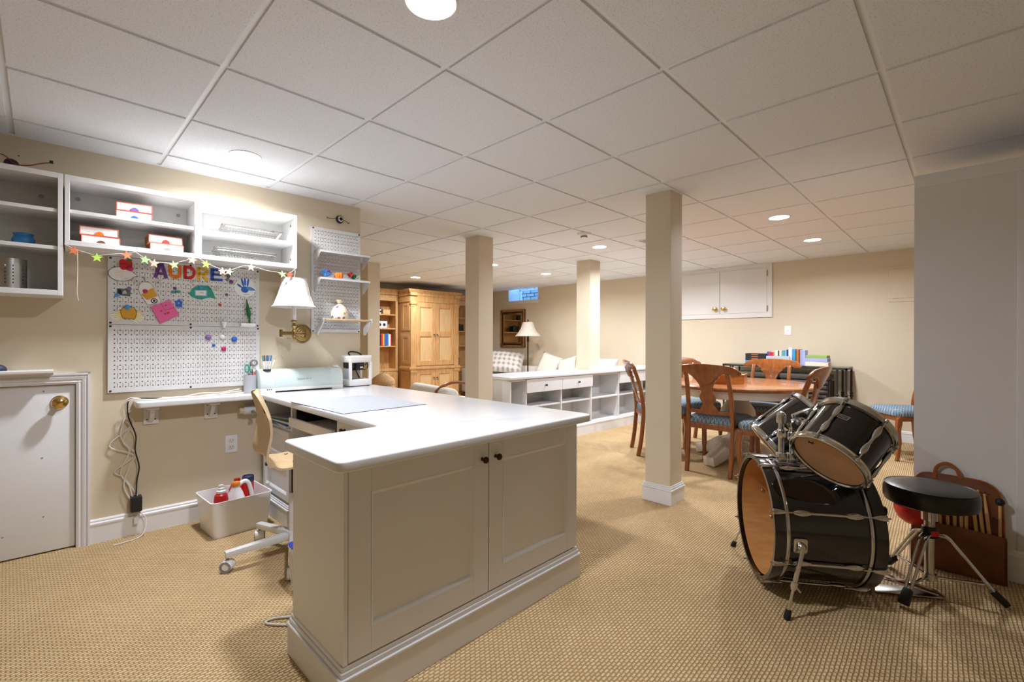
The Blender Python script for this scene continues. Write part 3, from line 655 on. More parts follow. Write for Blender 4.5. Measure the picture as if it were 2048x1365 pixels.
# photograph
t = art('photo_print', 'small black and white photograph pinned under two magnets', 'photo', .34, 1.438)
flat('print', [(-.030, -.016), (.031, -.022), (.032, .018), (-.029, .021)], 0, 'photo_grey' if 'photo_grey' in M else 'c_photo_grey', t)
flat('bright_patch', [(-.006, -.010), (.016, -.006), (.010, .012), (.0, .010)], .0012, 'grey_light', t, .0003); flat('dark_patch', [(-.024, -.010), (-.008, -.012), (-.010, .014), (-.026, .016)], .0012, 'ink', t, .0003)
# gift-tag
t = art('paper_tag', 'white bottle-shaped paper tag with a mustard band and dark round stamp', x=.46, z=1.43)
tg = rel([(.452, 1.372), (.418, 1.432), (.408, 1.46), (.412, 1.487), (.427, 1.506), (.449, 1.508), (.468, 1.50), (.480, 1.481), (.515, 1.405), (.517, 1.378)], .46, 1.43)
flat('card', tg, 0, 'paper_white', t); wirepoly(t, tg, .0010, 'grey', 'outline')
flat('band', rel([(.42, 1.432), (.477, 1.477), (.5, 1.427), (.449, 1.399)], .46, 1.43), .0013, 'c_mustard', t, .0005)
flat('stamp', ell(.023, -.033, .0165, .0155), .0013, 'navy', t, .0005); flat('stamp_ring', ell(.023, -.033, .0115, .0105), .0019, 'paper_white', t, .0003); flat('stamp_core', ell(.023, -.033, .007, .0065), .0023, 'ink', t, .0003)
MB().tube(smooth_pts([(-.022, PY-.002, .074), (-.028, PY-.002, .108), (-.020, PY-.002, .092), (-.016, PY-.002, .074)]), .0018, 5).build('loop', 'clear_plastic', t)
# folded pink note
t = art('folded_note', 'pink folded paper note with little red hearts', x=.535, z=1.335)
pk = rel([(.466, 1.361), (.561, 1.407), (.608, 1.317), (.512, 1.258)], .535, 1.335)
flat('sheet', pk, .004, 'c_pink', t, .003)
flat('flap', rel([(.466, 1.361), (.515, 1.385), (.535, 1.341), (.488, 1.311)], .535, 1.335), .0072, 'c_pink', t); flat('flap', rel([(.535, 1.341), (.584, 1.362), (.608, 1.317), (.561, 1.288)], .535, 1.335), .0072, 'c_pink', t)
wirepoly(t, rel([(.515, 1.385), (.535, 1.341), (.584, 1.362)], .535, 1.335), .0013, 'c_pink_dark', 'fold_line', False, .0088)
def heart(x, z, s, m):
    q = [(x+s*.9*math.sin(a)**3, z+s*(.75*math.cos(a)-.3*math.cos(2*a)-.1*math.cos(3*a))) for a in [2*math.pi*i/20 for i in range(20)]]; flat('heart', q, .0088, m, t, .0004)
heart(-.018, .002, .007, 'c_red'); heart(.016, -.008, .009, 'c_red'); heart(.0, -.016, .006, 'c_magenta'); heart(.004, .038, .006, 'c_magenta')
# little blue house and teal butterfly
t = art('paper_house', 'small blue paper house cut-out beside the pink note', x=.604, z=1.392)
flat('house', [(-.015, -.024), (.018, -.024), (.020, .004), (.024, .008), (.012, .012), (.003, .026), (-.008, .012), (-.022, .010), (-.017, .002)], 0, 'c_blue_mid', t); flat('window_spot', ell(.001, -.002, .006, .006, 14), .0013, 'c_sky', t, .0004); flat('base_strip', [(-.014, -.03), (.027, -.03), (.027, -.025), (-.014, -.025)], .0005, 'c_sky', t)
for z in (.030, .024): wirepoly(t, [(.006, z-.008), (.026, z-.004)], .0009, 'c_blue_mid', 'tuft', False)
t = art('paper_butterfly', 'small teal paper butterfly under a purple magnet', x=.59, z=1.46)
flat('wing', ell(-.013, -.002, .012, .009, 16), 0, 'c_teal', t); flat('wing', ell(.013, .002, .012, .009, 16), 0, 'c_teal', t); flat('body', ell(0, 0, .003, .011, 12), .0013, 'c_purple', t, .0006)
# orange acorn-shaped craft with straw fringe
t = art('paper_fringe_craft', 'orange and yellow fringed paper craft under a blue magnet', x=.362, z=1.305)
flat('backing', [(-.086, -.002), (-.075, -.025), (-.05, -.034), (-.02, -.022), (.01, -.026), (.04, -.044), (.05, -.036), (.062, -.034), (.078, -.008), (.04, .022), (-.04, .022)], 0, 'paper_white', t)
for sx in (-1, 1):
    for k in range(7):
        a = R(-38+k*11); r1 = .088-.004*abs(k-3); r0 = .028
        flat('straw', [(sx*r0*math.cos(a), .004+r0*math.sin(a)-.004), (sx*r1*math.cos(a), r1*math.sin(a)+.0), (sx*r0*math.cos(a), .004+r0*math.sin(a)+.004)], .0014, 'c_yellow_pale', t, .0006)
pot = [(-.026, .044), (.027, .047), (.038, .018), (.034, -.008), (.026, -.026), (.014, -.02), (.006, -.024), (-.006, -.018), (-.016, -.022), (-.026, -.016), (-.036, .016)]
flat('face', pot, .0024, 'c_mustard', t, .0012); wirepoly(t, pot, .0011, 'ink', 'outline', True, .004)
for k in range(4): flat('handwriting', [(-.024, .026-k*.008), (.022, .029-k*.008), (.022, .0297-k*.008), (-.024, .0267-k*.008)], .0037, 'c_coral_red', t, .0003)
# leaf name card
t = art('paper_leaf', 'large green paper leaf with a white name label', x=.73, z=1.465)
flat('leaf', rel([(.652, 1.452), (.664, 1.462), (.675, 1.488), (.695, 1.503), (.722, 1.511), (.762, 1.511), (.780, 1.492), (.790, 1.470), (.804, 1.427), (.78, 1.437), (.753, 1.433), (.727, 1.420), (.701, 1.422), (.675, 1.433), (.664, 1.446)], .73, 1.465), 0, 'c_teal', t)
flat('label', rel([(.687, 1.480), (.757, 1.483), (.755, 1.442), (.688, 1.442)], .73, 1.465), .0013, 'c_sky', t, .0004); flat('label', rel([(.693, 1.476), (.750, 1.479), (.749, 1.448), (.694, 1.446)], .73, 1.465), .0018, 'paper_white', t, .0004)
wirepoly(t, [(-.016, -.004), (-.008, .001), (.0, -.003), (.006, 0)], .0010, 'ink', 'handwriting', False, .0026)
# hand print bird
t = art('handprint_paper', 'blue handprint painted on a white paper circle', x=.975, z=1.515)
flat('paper', ell(.0, .0, .066, .062, 30), 0, 'paper_white', t)
for poly in (ell(-.002, -.012, .023, .022, 18), ell(-.034, .012, .0065, .019, 14, R(52)), ell(-.016, .036, .0065, .030, 14, R(14)), ell(-.001, .040, .0065, .028, 14, R(2)), ell(.016, .036, .006, .030, 14, R(-8))): flat('handprint', poly, .0013, 'c_blue_mid', t, .0004)
flat('thumb_print', ell(.030, -.004, .023, .012, 16, R(-10)), .0018, 'c_blue_light', t, .0004); flat('beak', [(.050, -.004), (.064, -.012), (.050, -.014)], .0018, 'c_blue', t, .0004)
wirepoly(t, [(-.006, -.046), (.008, -.044), (.026, -.042)], .001, 'c_brown', 'handwriting', False)
# crocodile and its white ledge
t = art('toy_crocodile', 'green toy crocodile standing upright on a small white magnetic ledge', 'toy', .991, 1.274)
MB().tube([(-.010, -.035, .165), (-.008, -.035, .14), (-.003, -.035, .11), (.0, -.035, .085), (.004, -.035, .055), (.007, -.035, .03), (.008, -.035, .002)], [.002, .005, .009, .012, .010, .006, .004], 8).build('body', 'c_green_dark', t, smooth=True)
for a, z in ((-1, .095), (1, .098), (-1, .06), (1, .066)): MB().tube([(0, -.035, z), (a*.018, -.037, z+.004), (a*.023, -.037, z-.006)], [.005, .003, .002], 6).build('leg', 'c_green_dark', t, smooth=True)
t = art('magnetic_ledge', 'small white magnetic ledge under the green crocodile', 'ledge', .986, 1.262)
MB().prism([(PY, .012), (PY, -.016), (PY-.004, -.016), (PY-.04, -.006), (PY-.04, .012)], -.044, .044, 'yz').build('body', 'white_plastic', t, bevel=.003)
t = art('magnetic_cup', 'small white magnetic cone cup on the upper pegboard', 'cup', .846, 1.262)
MB().lathe([(0, -.024), (.006, -.022), (.019, .018), (.017, .018), (.004, -.018), (0, -.018)], 20, (0, PY-.022, 0)).build('body', 'white_plastic', t, smooth=True)
# magnets
def magnet(x, z, r, m, label, dome=.55):
    t = art('magnet', label, 'magnet', x, z); t['group'] = 'round magnets on the pegboards'; y = PY
    MB().lathe([(r*.96, 0), (r, r*.15), (r*.9, r*.45*dome*1.6), (r*.6, r*.8*dome*1.4), (r*.25, r*dome*1.3), (0, r*dome*1.34)], 24, (0, y, 0), (0, -1, 0)).build('cap', m, t, smooth=True)
magnet(.762, 1.178, .0175, 'c_purple_light', 'purple domed magnet on the lower panel'); magnet(.841, 1.180, .0165, 'white_plastic', 'white domed magnet on the lower panel'); magnet(.910, 1.166, .0175, 'c_blue_mid', 'large blue domed magnet on the lower panel', .6)
magnet(.793, 1.127, .0095, 'c_blue_mid', 'small blue magnet on the lower panel'); magnet(.849, 1.103, .0145, 'c_magenta', 'pink magnet lowest on the lower panel')
def pinned(x, z, r, m, label, y):
    t = art('magnet', label, 'magnet', x, z); t['group'] = 'round magnets on the pegboards'
    MB().lathe([(r*.96, 0), (r, r*.2), (r*.85, r*.5), (r*.4, r*.72), (0, r*.78)], 22, (0, PY-y, 0), (0, -1, 0)).build('cap', m, t, smooth=True)
pinned(.370, 1.579, .0145, 'c_magenta', 'magenta magnet on the red paper apple', .0045); pinned(.366, 1.462, .011, 'c_purple_light', 'purple magnet at the top of the photograph', .0014); pinned(.311, 1.420, .0115, 'c_blue_light', 'pale blue magnet at the lower corner of the photograph', .0014)
pinned(.440, 1.452, .0125, 'c_magenta', 'magenta magnet on the mustard band of the tag', .002); pinned(.357, 1.352, .0145, 'c_blue_light', 'blue magnet on the orange fringed craft', .004); pinned(.586, 1.480, .009, 'c_purple', 'dull purple magnet above the teal butterfly', .0016)
pinned(.720, 1.497, .011, 'c_blue_light', 'pale blue magnet on the green paper leaf', .0024); pinned(.892, 1.548, .0125, 'c_purple', 'purple magnet at the foot of the last letter', .0018); pinned(.827, 1.392, .009, 'c_red', 'tiny red magnet below the green leaf', .0); pinned(.866, 1.461, .009, 'tape_grey' if 'tape_grey' in M else 'c_tape_grey', 'tiny grey ring magnet right of the green leaf', .0)
# letters
LB = {'A': (.478, .552, 1.539, 1.629), 'U': (.554, .620, 1.541, 1.627), 'D': (.629, .694, 1.545, 1.630), 'R': (.700, .768, 1.544, 1.626), 'E': (.774, .842, 1.547, 1.628), 'Y': (.848, .898, 1.552, 1.618)}
def letter(ch):
    m = MB(); D = (-.0018, 0)
    def bar(x0, z0, x1, z1, w_):
        n_ = Vector((z1-z0, -(x1-x0))).normalized()*w_/2; m.prism([(x0-n_.x, z0-n_.y), (x0+n_.x, z0+n_.y), (x1+n_.x, z1+n_.y), (x1-n_.x, z1-n_.y)], *D, 'xz')
    def arc(cx, cz, rx, rz, w_, a0, a1, n=14):
        for k in range(n):
            t0, t1 = R(a0+(a1-a0)*k/n), R(a0+(a1-a0)*(k+1)/n)
            m.prism([(cx+rx*math.cos(t0), cz+rz*math.sin(t0)), (cx+rx*math.cos(t1), cz+rz*math.sin(t1)), (cx+(rx-w_)*math.cos(t1), cz+(rz-w_)*math.sin(t1)), (cx+(rx-w_)*math.cos(t0), cz+(rz-w_)*math.sin(t0))], *D, 'xz')
    if ch == 'A': bar(.13, 0, .45, 1, .26); bar(.87, 0, .55, 1, .26); bar(.25, .30, .75, .30, .18); bar(.33, .93, .67, .93, .14)
    if ch == 'U': bar(.14, .35, .14, 1, .28); bar(.86, .35, .86, 1, .28); arc(.5, .38, .5, .38, .26, 180, 360)
    if ch == 'D': bar(.14, 0, .14, 1, .28); bar(.1, .10, .5, .10, .20); bar(.1, .90, .5, .90, .20); arc(.48, .5, .52, .5, .24, -90, 90)
    if ch == 'R': bar(.14, 0, .14, 1, .28); bar(.1, .91, .55, .91, .18); bar(.1, .50, .55, .50, .18); arc(.52, .705, .44, .295, .19, -90, 90); bar(.45, .46, .86, .0, .27)
    if ch == 'E': bar(.14, 0, .14, 1, .28); bar(.1, .10, 1, .10, .20); bar(.1, .52, .85, .52, .18); bar(.1, .90, 1, .90, .20)
    if ch == 'Y': bar(.12, 1, .5, .45, .26); bar(.88, 1, .35, .0, .26)
    return m
for ch, m_, lab in (('A', 'c_purple', 'purple'), ('U', 'c_orange', 'orange'), ('D', 'c_red', 'red'), ('R', 'c_yellow', 'yellow'), ('E', 'c_blue', 'dark blue'), ('Y', 'c_tape_grey', 'grey')):
    x0, x1, z0, z1 = LB[ch]; mb = letter(ch); mb.v = [Vector((v.x*(x1-x0), v.y, v.z*(z1-z0))) for v in mb.v]
    o = mb.build('paper_letter', m_); o.location = LP(x0, PY, z0); o.rotation_euler = (0, 0, LA); tag(o, lab+' cut-out paper letter '+ch+' on the upper pegboard', 'letter', 'cut-out letters spelling a name')

# ---------------------------------------------------------------- star garland along the wide shelf
g = thing('star_garland', 'string garland of coral and green paper stars hung below the wide shelf', 'garland', LP(.66, -.274, 1.60), LA)
stars = [(.129, 1.618, 'coral'), (.217, 1.593, 'lime'), (.339, 1.621, 'coral'), (.417, 1.606, 'green_pale'), (.457, 1.591, 'coral_pale'), (.548, 1.593, 'green_pale'), (.635, 1.630, 'coral_pale'), (.705, 1.614, 'lime'), (.790, 1.581, 'coral_pale'), (.825, 1.582, 'green_pale'), (.947, 1.623, 'coral_pale'), (1.135, 1.597, 'green_pale'), (1.178, 1.598, 'coral_red')]
for x, z, c_ in stars:
    a0 = random.uniform(-.25, .25); pts = []
    for k in range(10):
        r_ = .026 if k % 2 == 0 else .0108; a = math.pi/2+k*math.pi/5+a0; pts.append((r_*math.cos(a), r_*math.sin(a)))
    o = MB().prism(pts, -.0007, .0007, 'xz').build('star', 'c_'+c_, g); o.location = (x-.66, -.004, z-1.60); o.rotation_euler = (0, 0, random.uniform(-.15, .15))
gs = [(.093, 1.648), (.129, 1.628), (.217, 1.603), (.30, 1.626), (.339, 1.630), (.375, 1.645), (.417, 1.614), (.457, 1.600), (.548, 1.601), (.60, 1.625), (.635, 1.640), (.667, 1.648), (.705, 1.622), (.790, 1.590), (.825, 1.590), (.90, 1.626), (.947, 1.634), (1.04, 1.612), (1.135, 1.605), (1.178, 1.605), (1.205, 1.632), (1.22, 1.650)]
MB().tube([(x-.66, 0, z-1.60) for x, z in gs], .0011, 5).build('string', 'string', g)
MB().tube(smooth_pts([(.142-.66, 0, .018), (.143-.66, 0, -.06), (.142-.66, -.002, -.14), (.141-.66, 0, -.20), (.147-.66, 0, -.238)]), .0013, 5).build('string', 'string', g)
MB().tube(smooth_pts([(1.215-.66, 0, .05), (1.213-.66, 0, .0), (1.208-.66, 0, -.014)]), .0011, 5).build('string', 'string', g)

# ================================================================ desk
DZ = .80
def fillet(poly, rad, n=5):
    out = []; m = len(poly)
    for i in range(m):
        p0, p1, p2 = Vector(poly[i-1]), Vector(poly[i]), Vector(poly[(i+1) % m]); r_ = rad[i]
        if r_ <= 0: out.append(tuple(p1)); continue
        a = p1+(p0-p1).normalized()*r_; b_ = p1+(p2-p1).normalized()*r_
        for k in range(n+1):
            t = k/n; q = a*(1-t)**2+p1*2*t*(1-t)+b_*t*t; out.append((q.x, q.y))
    return out
desk_poly = [(.612, 1.318), (1.905, 1.318), (1.905, 3.56), (1.815, 3.56), (1.815, 3.49), (.385, 3.543), (.385, 3.395), (1.03, 3.372), (1.008, 1.765), (.612, 1.765)]
t = thing('countertop', 'long white desk top with rounded edge running along the wall and out into the room', 'countertop', (0, 0, DZ-.036))
MB().prism(fillet(desk_poly, [.03, .035, .01, 0, 0, 0, .03, .05, .06, .03]), 0, .036).build('slab', 'laminate', t, bevel=.0165, seg=5, bang=60)
MB().lathe([(0, .0366), (.026, .0366), (.028, .036)], 24, (1.335, 3.10, 0)).build('cable_cap', 'grey_light', t)
for x in (.470, .780):
    b_ = thing('shelf_bracket', 'white wooden bracket under the desk top '+('near the left end' if x < .6 else 'beside the paper roll'), 'bracket', LP(x, 0, .65), LA, 'white brackets under the desk top')
    B(-.037, .037, -.012, -.0005, 0, .108).build('plate', 'white_paint', b_, bevel=.002)
    MB().prism([(-.012, .10), (-.012, .114), (-.125, .114), (-.13, .106), (-.12, .098), (-.06, .094)], -.028, .028, 'yz').build('arm', 'white_paint', b_)
    MB().sweep([(0, -.012, .02), (0, -.045, .045), (0, -.07, .07), (0, -.085, .098)], .022, .018, (1, 0, 0)).build('brace', 'white_paint', b_, bevel=.002)
    for sx, z in ((-.02, .028), (.02, .028), (-.02, .088)): MB().cyl((sx, -.012, z), (sx, -.0135, z), .004, n=10).build('screw', 'iron', b_)
t = thing('paper_roll_holder', 'white tube with a clear cap fixed under the desk top behind the chair', 'roll', LP(.99, 0, .655), LA)
MB().cyl((-.03, -.05, .03), (.10, -.05, .03), .026, n=20).box(-.02, .09, -.03, -.0005, .0, .06).build('tube', 'white_paint', t, smooth=True)
MB().cyl((-.055, -.05, .03), (-.028, -.05, .03), .020, n=20).build('end_disc', 'birch_pale', t, smooth=True); MB().cyl((.02, -.115, .012), (.02, -.075, .018), .014, n=14).build('clear_cap', 'clear_plastic', t, smooth=True)

def shaker(t, x0, x1, z0, z1, y, stile=.075, rail=.08, th=.02, m='white_paint', pm=None, name='door'):
    """framed door facing -y: frame, recessed panel and moulding"""
    d = MB().box(x0, x0+stile, y, y+th, z0, z1).box(x1-stile, x1, y, y+th, z0, z1).box(x0+stile, x1-stile, y, y+th, z0, z0+rail).box(x0+stile, x1-stile, y, y+th, z1-rail, z1).build(name, m, t, bevel=.0015, seg=1)
    B(x0+stile-.002, x1-stile+.002, y+.010, y+th-.002, z0+rail-.002, z1-rail+.002).build('panel', pm or m, d)
    a, b_, c_, e = x0+stile, x1-stile, z0+rail, z1-rail; k = .014
    mo_ = MB(); o_ = [(a, y+.0005, c_), (b_, y+.0005, c_), (b_, y+.0005, e), (a, y+.0005, e)]; i_ = [(a+k, y+.0102, c_+k), (b_-k, y+.0102, c_+k), (b_-k, y+.0102, e-k), (a+k, y+.0102, e-k)]
    q_ = [(a+k*.45, y+.004, c_+k*.45), (b_-k*.45, y+.004, c_+k*.45), (b_-k*.45, y+.004, e-k*.45), (a+k*.45, y+.004, e-k*.45)]
    mo_._add(o_+q_+i_, [(j, (j+1) % 4, 4+(j+1) % 4, 4+j) for j in range(4)]+[(4+j, 4+(j+1) % 4, 8+(j+1) % 4, 8+j) for j in range(4)]).build('moulding', m, d)
    return d
def knob(par, x, y, z, m='bronze', r=.014, d=(0, -1, 0)):
    return MB().lathe([(.008, 0), (.005, .004), (.005, .012), (r*.8, .016), (r, .021), (r*.85, .027), (0, .029)], 20, (x, y, z), d).build('knob', m, par, smooth=True, label='small dark bronze knob')
# front cabinet, two doors
t = thing('desk_cabinet', 'white two-door base cabinet at the free end of the desk', 'cabinet', (.655, 1.372, 0))
B(.0, 1.195, .021, .41, .0, .764).build('body', 'white_paint', t, bevel=.002, seg=1)
B(-.0, .014, .0, .022, .15, .764).build('stile', 'white_paint', t)
dl = shaker(t, .016, .606, .152, .758, .0, .078, .085); dr = shaker(t, .610, 1.195, .152, .758, .0, .078, .085)
knob(dl, .572, 0, .690); knob(dr, .645, 0, .690)
pl = MB()
for d, za, zb in ((.014, 0, .105), (.017, .105, .116), (.009, .116, .132), (.004, .132, .147)): pl.box(-d, 1.195+d, -d+.004, .41+d, za, zb)
pl.build('plinth', 'white_paint', t, bevel=.002, seg=1)
# drawer cabinet by the wall, facing the chair
def facing_x(name, label, cat, loc, group=None): return thing(name, label, cat, loc, R(-90), group)   # local -y looks to -x, local x runs to -y
t = facing_x('drawer_cabinet', 'white desk cabinet with open cubby and doors beside the wall', 'cabinet', (1.075, 3.47, 0))
MB().box(0, .015, .02, .70, .13, .764).box(.455, .475, .02, .70, .13, .764).box(.015, .455, .02, .70, .13, .148).box(.015, .455, .02, .70, .585, .600).box(.015, .455, .68, .70, .148, .764).build('body', 'white_paint', t, bevel=.001, seg=1)
q = shaker(t, .010, .475, .405, .585, 0, .03, .03, name='drawer'); d_ = shaker(t, .010, .475, .150, .400, 0, .04, .04, name='door'); knob(d_, .14, 0, .335)
pl = MB()
for d, za, zb in ((.012, 0, .100), (.015, .100, .110), (.008, .110, .122), (.003, .122, .132)): pl.box(0, .475+d, -d, .70, za, zb)
pl.build('plinth', 'white_paint', t, bevel=.002, seg=1)
MB().box(.475, .481, .05, .6, .20, .55).build('side_moulding', 'white_paint', t)
for k, (m_, z, dx) in enumerate((('paper_white', .6005, 0), ('c_book_blue', .611, .02), ('paper_white', .622, -.01), ('c_green_dark', .633, .015), ('grey', .645, 0))):
    o = thing('paper_folder', ['stack of white paper at the bottom of the desk cubby', 'blue folder in the desk cubby', 'white folder in the middle of the desk cubby', 'dark green folder in the desk cubby', 'grey folder on top of the pile in the desk cubby'][k], 'folder', (1.10, 3.22+dx, z), R(-90+k*4-6), 'papers in the desk cubby')
    MB().box(-.15, .15, .0, .3, 0, .010).build('sheets', m_, o)
# keyboard drawer and inner side panel
t = facing_x('keyboard_tray', 'white pull-out keyboard tray under the desk top', 'tray', (1.07, 2.982, .60))
MB().box(.0, .60, -.0, .018, .03, .085).box(.0, .60, .018, .42, .03, .045).build('drawer', 'white_paint', t, bevel=.002, seg=1)
for x in (-.008, .60): B(x, x+.008, .05, .45, .03, .164).build('slide', 'iron', t)
t = facing_x('desk_side_panel', 'white upright panel carrying the desk top beside the keyboard tray', 'panel', (1.09, 2.36, 0))
B(.0, .02, 0, .34, 0, .764).build('board', 'white_paint', t, bevel=.001, seg=1)
B(.02, .55, .0, .02, .45, .764).build('front_board', 'white_paint', t, bevel=.001, seg=1); knob(t, .09, 0, .70, 'iron', .012)
t = facing_x('desk_back_panel', 'white panel closing the back of the knee space behind the keyboard tray', 'panel', (1.53, 2.985, 0))
B(.0, .60, 0, .02, 0, .764).build('board', 'white_paint', t)

# mat
t = thing('cutting_mat', 'pale grey rectangular cutting mat on the desk', 'mat', (1.030, 2.165, DZ), R(1))
B(.0, .49, 0, .645, 0, .0025).build('sheet', 'grey_mat', t); MB().box(-.001, .491, -.001, .0008, 0, .0027).box(-.001, .0008, 0, .645, 0, .0027).build('edge', 'mat_edge', t)

# ---------------------------------------------------------------- things on the desk
t = thing('craft_cutting_machine', 'long mint green craft cutting machine with closed lid on the desk', 'craft machine', LP(1.035, -.145, DZ), LA)
prof = [(0, .028), (-.004, .06), (.0, .10), (.012, .135), (.035, .155), (.075, .160), (.118, .155), (.125, .14), (.125, .028)]
MB().prism([(y, z) for y, z in prof], .012, .555, 'yz').build('body', 'mint', t, bevel=.004)
for x0_, x1_ in ((0, .095), (.475, .567)):
    MB().prism([(y-(.003 if y < .05 else -.002), z+(.002 if z > .1 else 0)) for y, z in prof], x0_, x1_, 'yz').build('end_cap', 'mint_light', t, bevel=.010, seg=3)
MB().box(0, .567, -.005, .128, .011, .032).box(0, .095, -.005, .128, 0, .014).box(.485, .567, -.005, .128, 0, .014).build('tray', 'white_plastic', t, bevel=.004)
MB().lathe([(.024, 0), (.026, .004), (.024, .010), (.020, .010), (.018, .006), (0, .006)], 24, (.05, .03, .152)).build('tool_cup_rim', 'black_plastic', t)
MB().lathe([(.022, 0), (.022, .010), (.018, .012), (0, .012)], 24, (.53, .05, .160)).build('dial', 'white_plastic', t, smooth=True)
text_mesh('lettering', 'Explore Air 2', .017, .0002, 'grey', t, (.285, -.0044, .082), (R(90), 0, 0))
for i in range(3): B(.04+i*.012, .047+i*.012, -.0065, -.0045, .022, .028).build('button', 'black_plastic', t)
pens = [('c_teal', 'teal'), ('c_brown', 'brown'), ('c_blue', 'blue'), ('c_teal', 'green'), ('c_blue_mid', 'bright blue')]
for i, (m_, nm) in enumerate(pens):
    p = thing('marker_pen', nm+' marker pen standing in the tool cup of the craft machine', 'pen', LP(1.0665+i*.0085, -.118+(.008 if i % 2 else 0), DZ+.1585), LA, 'pens in the tool cup'); p.rotation_euler = (R(3), R(-6+i*3), LA)
    MB().cyl((0, 0, 0), (0, 0, .06), .0042, n=10).build('barrel', 'white_plastic', p, smooth=True); MB().cyl((0, 0, .06), (0, 0, .098), .0046, n=10).build('cap', m_, p, smooth=True)
p = thing('weeding_tool', 'white handled hook tool leaning out of the tool cup', 'tool', LP(1.108, -.108, DZ+.1585), LA); p.rotation_euler = (0, R(24), LA)
MB().cyl((0, 0, 0), (0, 0, .07), .005, n=10).build('handle', 'white_plastic', p, smooth=True); MB().tube(smooth_pts([(0, 0, .07), (.002, 0, .095), (.02, 0, .115), (.05, 0, .098)]), .0014, 6).build('hook', 'steel_brushed', p)

t = thing('printer_3d', 'small white cube 3D printer with open frame and black handle', '3D printer', LP(1.668, -.118, DZ), LA+R(6)); t.scale = (1.17, 1.1, 1.12)
w_, d_, h_ = .168, .15, .215
MB().prism(rounded(0, w_, 0, d_, .012), .006, .050).build('base', 'white_plastic', t, bevel=.004); MB().prism(rounded(0, w_, 0, d_, .012), .165, h_).build('top', 'white_plastic', t, bevel=.010, seg=3)
for x, y in ((0, 0), (w_-.018, 0), (0, d_-.018), (w_-.018, d_-.018)): MB().prism(rounded(x, x+.018, y, y+.018, .004), .048, .17).build('post', 'white_plastic', t)
B(.018, w_*.58, d_-.010, d_-.006, .05, .165).build('back_panel', 'grey_light', t); B(.008, .011, .018, d_-.018, .05, .125).build('side_panel', 'grey_light', t)
MB().box(.018, w_-.05, .02, .06, .13, .165).box(.05, .10, .0, .05, .115, .16).box(-.002+.012, .018, .02, .13, .13, .165).build('print_head', 'black_plastic', t, bevel=.003)
B(.075, .095, -.001, .01, .128, .138).build('nozzle_fan', 'white_metal', t); B(.03, .135, .03, .10, .112, .118).build('print_bed', 'black_plastic', t)
MB().tube([(.075, .06, .112), (.105, .06, .052)], .005, 8).build('bed_arm', 'black_plastic', t); B(.05, .12, .03, .09, .050, .054).build('screen', 'grey', t)
MB().tube(smooth_pts([(.13, .03, .145), (.145, .03, .165), (.155, .04, .14), (.157, .05, .12)]), .0035, 6).build('cable', 'black_plastic', t)
MB().tube(smooth_pts([(.04, .07, h_-.002), (.028, .07, h_+.018), (.05, .07, h_+.026), (.10, .07, h_+.018), (.122, .07, h_+.002), (.118, .07, h_-.003)]), .0055, 8).build('handle', 'black_rubber', t, smooth=True)
for x, y in ((.02, .02), (.148, .02), (.02, .13), (.148, .13)): MB().cyl((x, y, 0), (x, y, .007), .009, n=12).build('foot', 'black_rubber', t)

t = thing('pencil_cup', 'tall brushed grey cup holding scissors and tape on the desk', 'cup', LP(.998, -.055, DZ), LA)
MB().lathe([(0, 0), (.038, 0), (.039, .125), (.036, .125), (.035, .004), (0, .004)], 30).build('body', 'grey_light', t, smooth=True)
p = thing('scissors', 'scissors with teal handles standing in the grey cup', 'scissors', LP(.99, -.06, DZ+.005), LA)
for dx in (-.014, .014):
    MB().tube([(dx+.011*math.cos(R(a)), 0, .165+.026*math.sin(R(a))) for a in range(0, 360, 24)], .0038, 7, True).build('handle', 'c_teal', p, smooth=True)
    MB().sweep([(dx*.5, 0, .14), (0, 0, .10), (-dx*.3, 0, .0)], .008, .002, (1, 0, 0)).build('blade', 'steel_brushed', p)
p = thing('tape_roll', 'grey tape roll perched above the scissors in the cup', 'tape', LP(1.016, -.07, DZ+.205), LA)
MB().lathe([(.010, -.008), (.024, -.008), (.024, .008), (.010, .008), (.010, -.008)], 26, (0, 0, 0), (0, -1, .1), cap=False).build('roll', 'c_tape_grey', p, smooth=True); MB().lathe([(.008, -.009), (.0105, -.009), (.0105, .009), (.008, .009)], 20, (0, 0, 0), (0, -1, .1), cap=False).build('core', 'white_plastic', p); B(-.005, .005, -.004, .004, -.2, -.022).build('holder_stick', 'white_plastic', p)
p = thing('glue_pen', 'white pen with an orange tip standing in the grey cup', 'pen', LP(1.008, -.062, DZ+.005), LA); p.rotation_euler = (R(3), R(4), LA)
MB().cyl((0, 0, 0), (0, 0, .12), .006, n=10).build('barrel', 'white_plastic', p, smooth=True); MB().cyl((0, 0, .12), (0, 0, .142), .0075, n=10).build('cap', 'c_coral_red', p, smooth=True)
p = thing('craft_scraper', 'pale blue scraper tool standing in the grey cup', 'tool', LP(1.02, -.045, DZ+.005), LA); B(-.010, .010, -.003, .003, 0, .155).build('blade', 'c_sky', p)
t = thing('desk_cables', 'loose white cables lying along the wall on the desk top', 'cable', LP(.72, -.06, DZ), LA)
for q in ([(-.26, -.03, .004), (-.15, .0, .006), (-.05, -.03, .004), (.06, .01, .008), (.15, -.02, .004), (.24, .0, .01)], [(-.2, .01, .01), (-.08, -.01, .004), (.05, -.035, .006), (.12, .01, .012), (.23, .02, .018)], [(-.1, .015, .004), (.0, .02, .02), (.1, .025, .016), (.22, .03, .03)]):
    MB().tube(smooth_pts(q), .0034, 7).build('cable', 'cord_white', t)

# ---------------------------------------------------------------- swivel chair
t = thing('swivel_chair', 'bent birch plywood swivel chair with white five-star base at the desk', 'chair', (.972, 2.628, 0), R(-8))
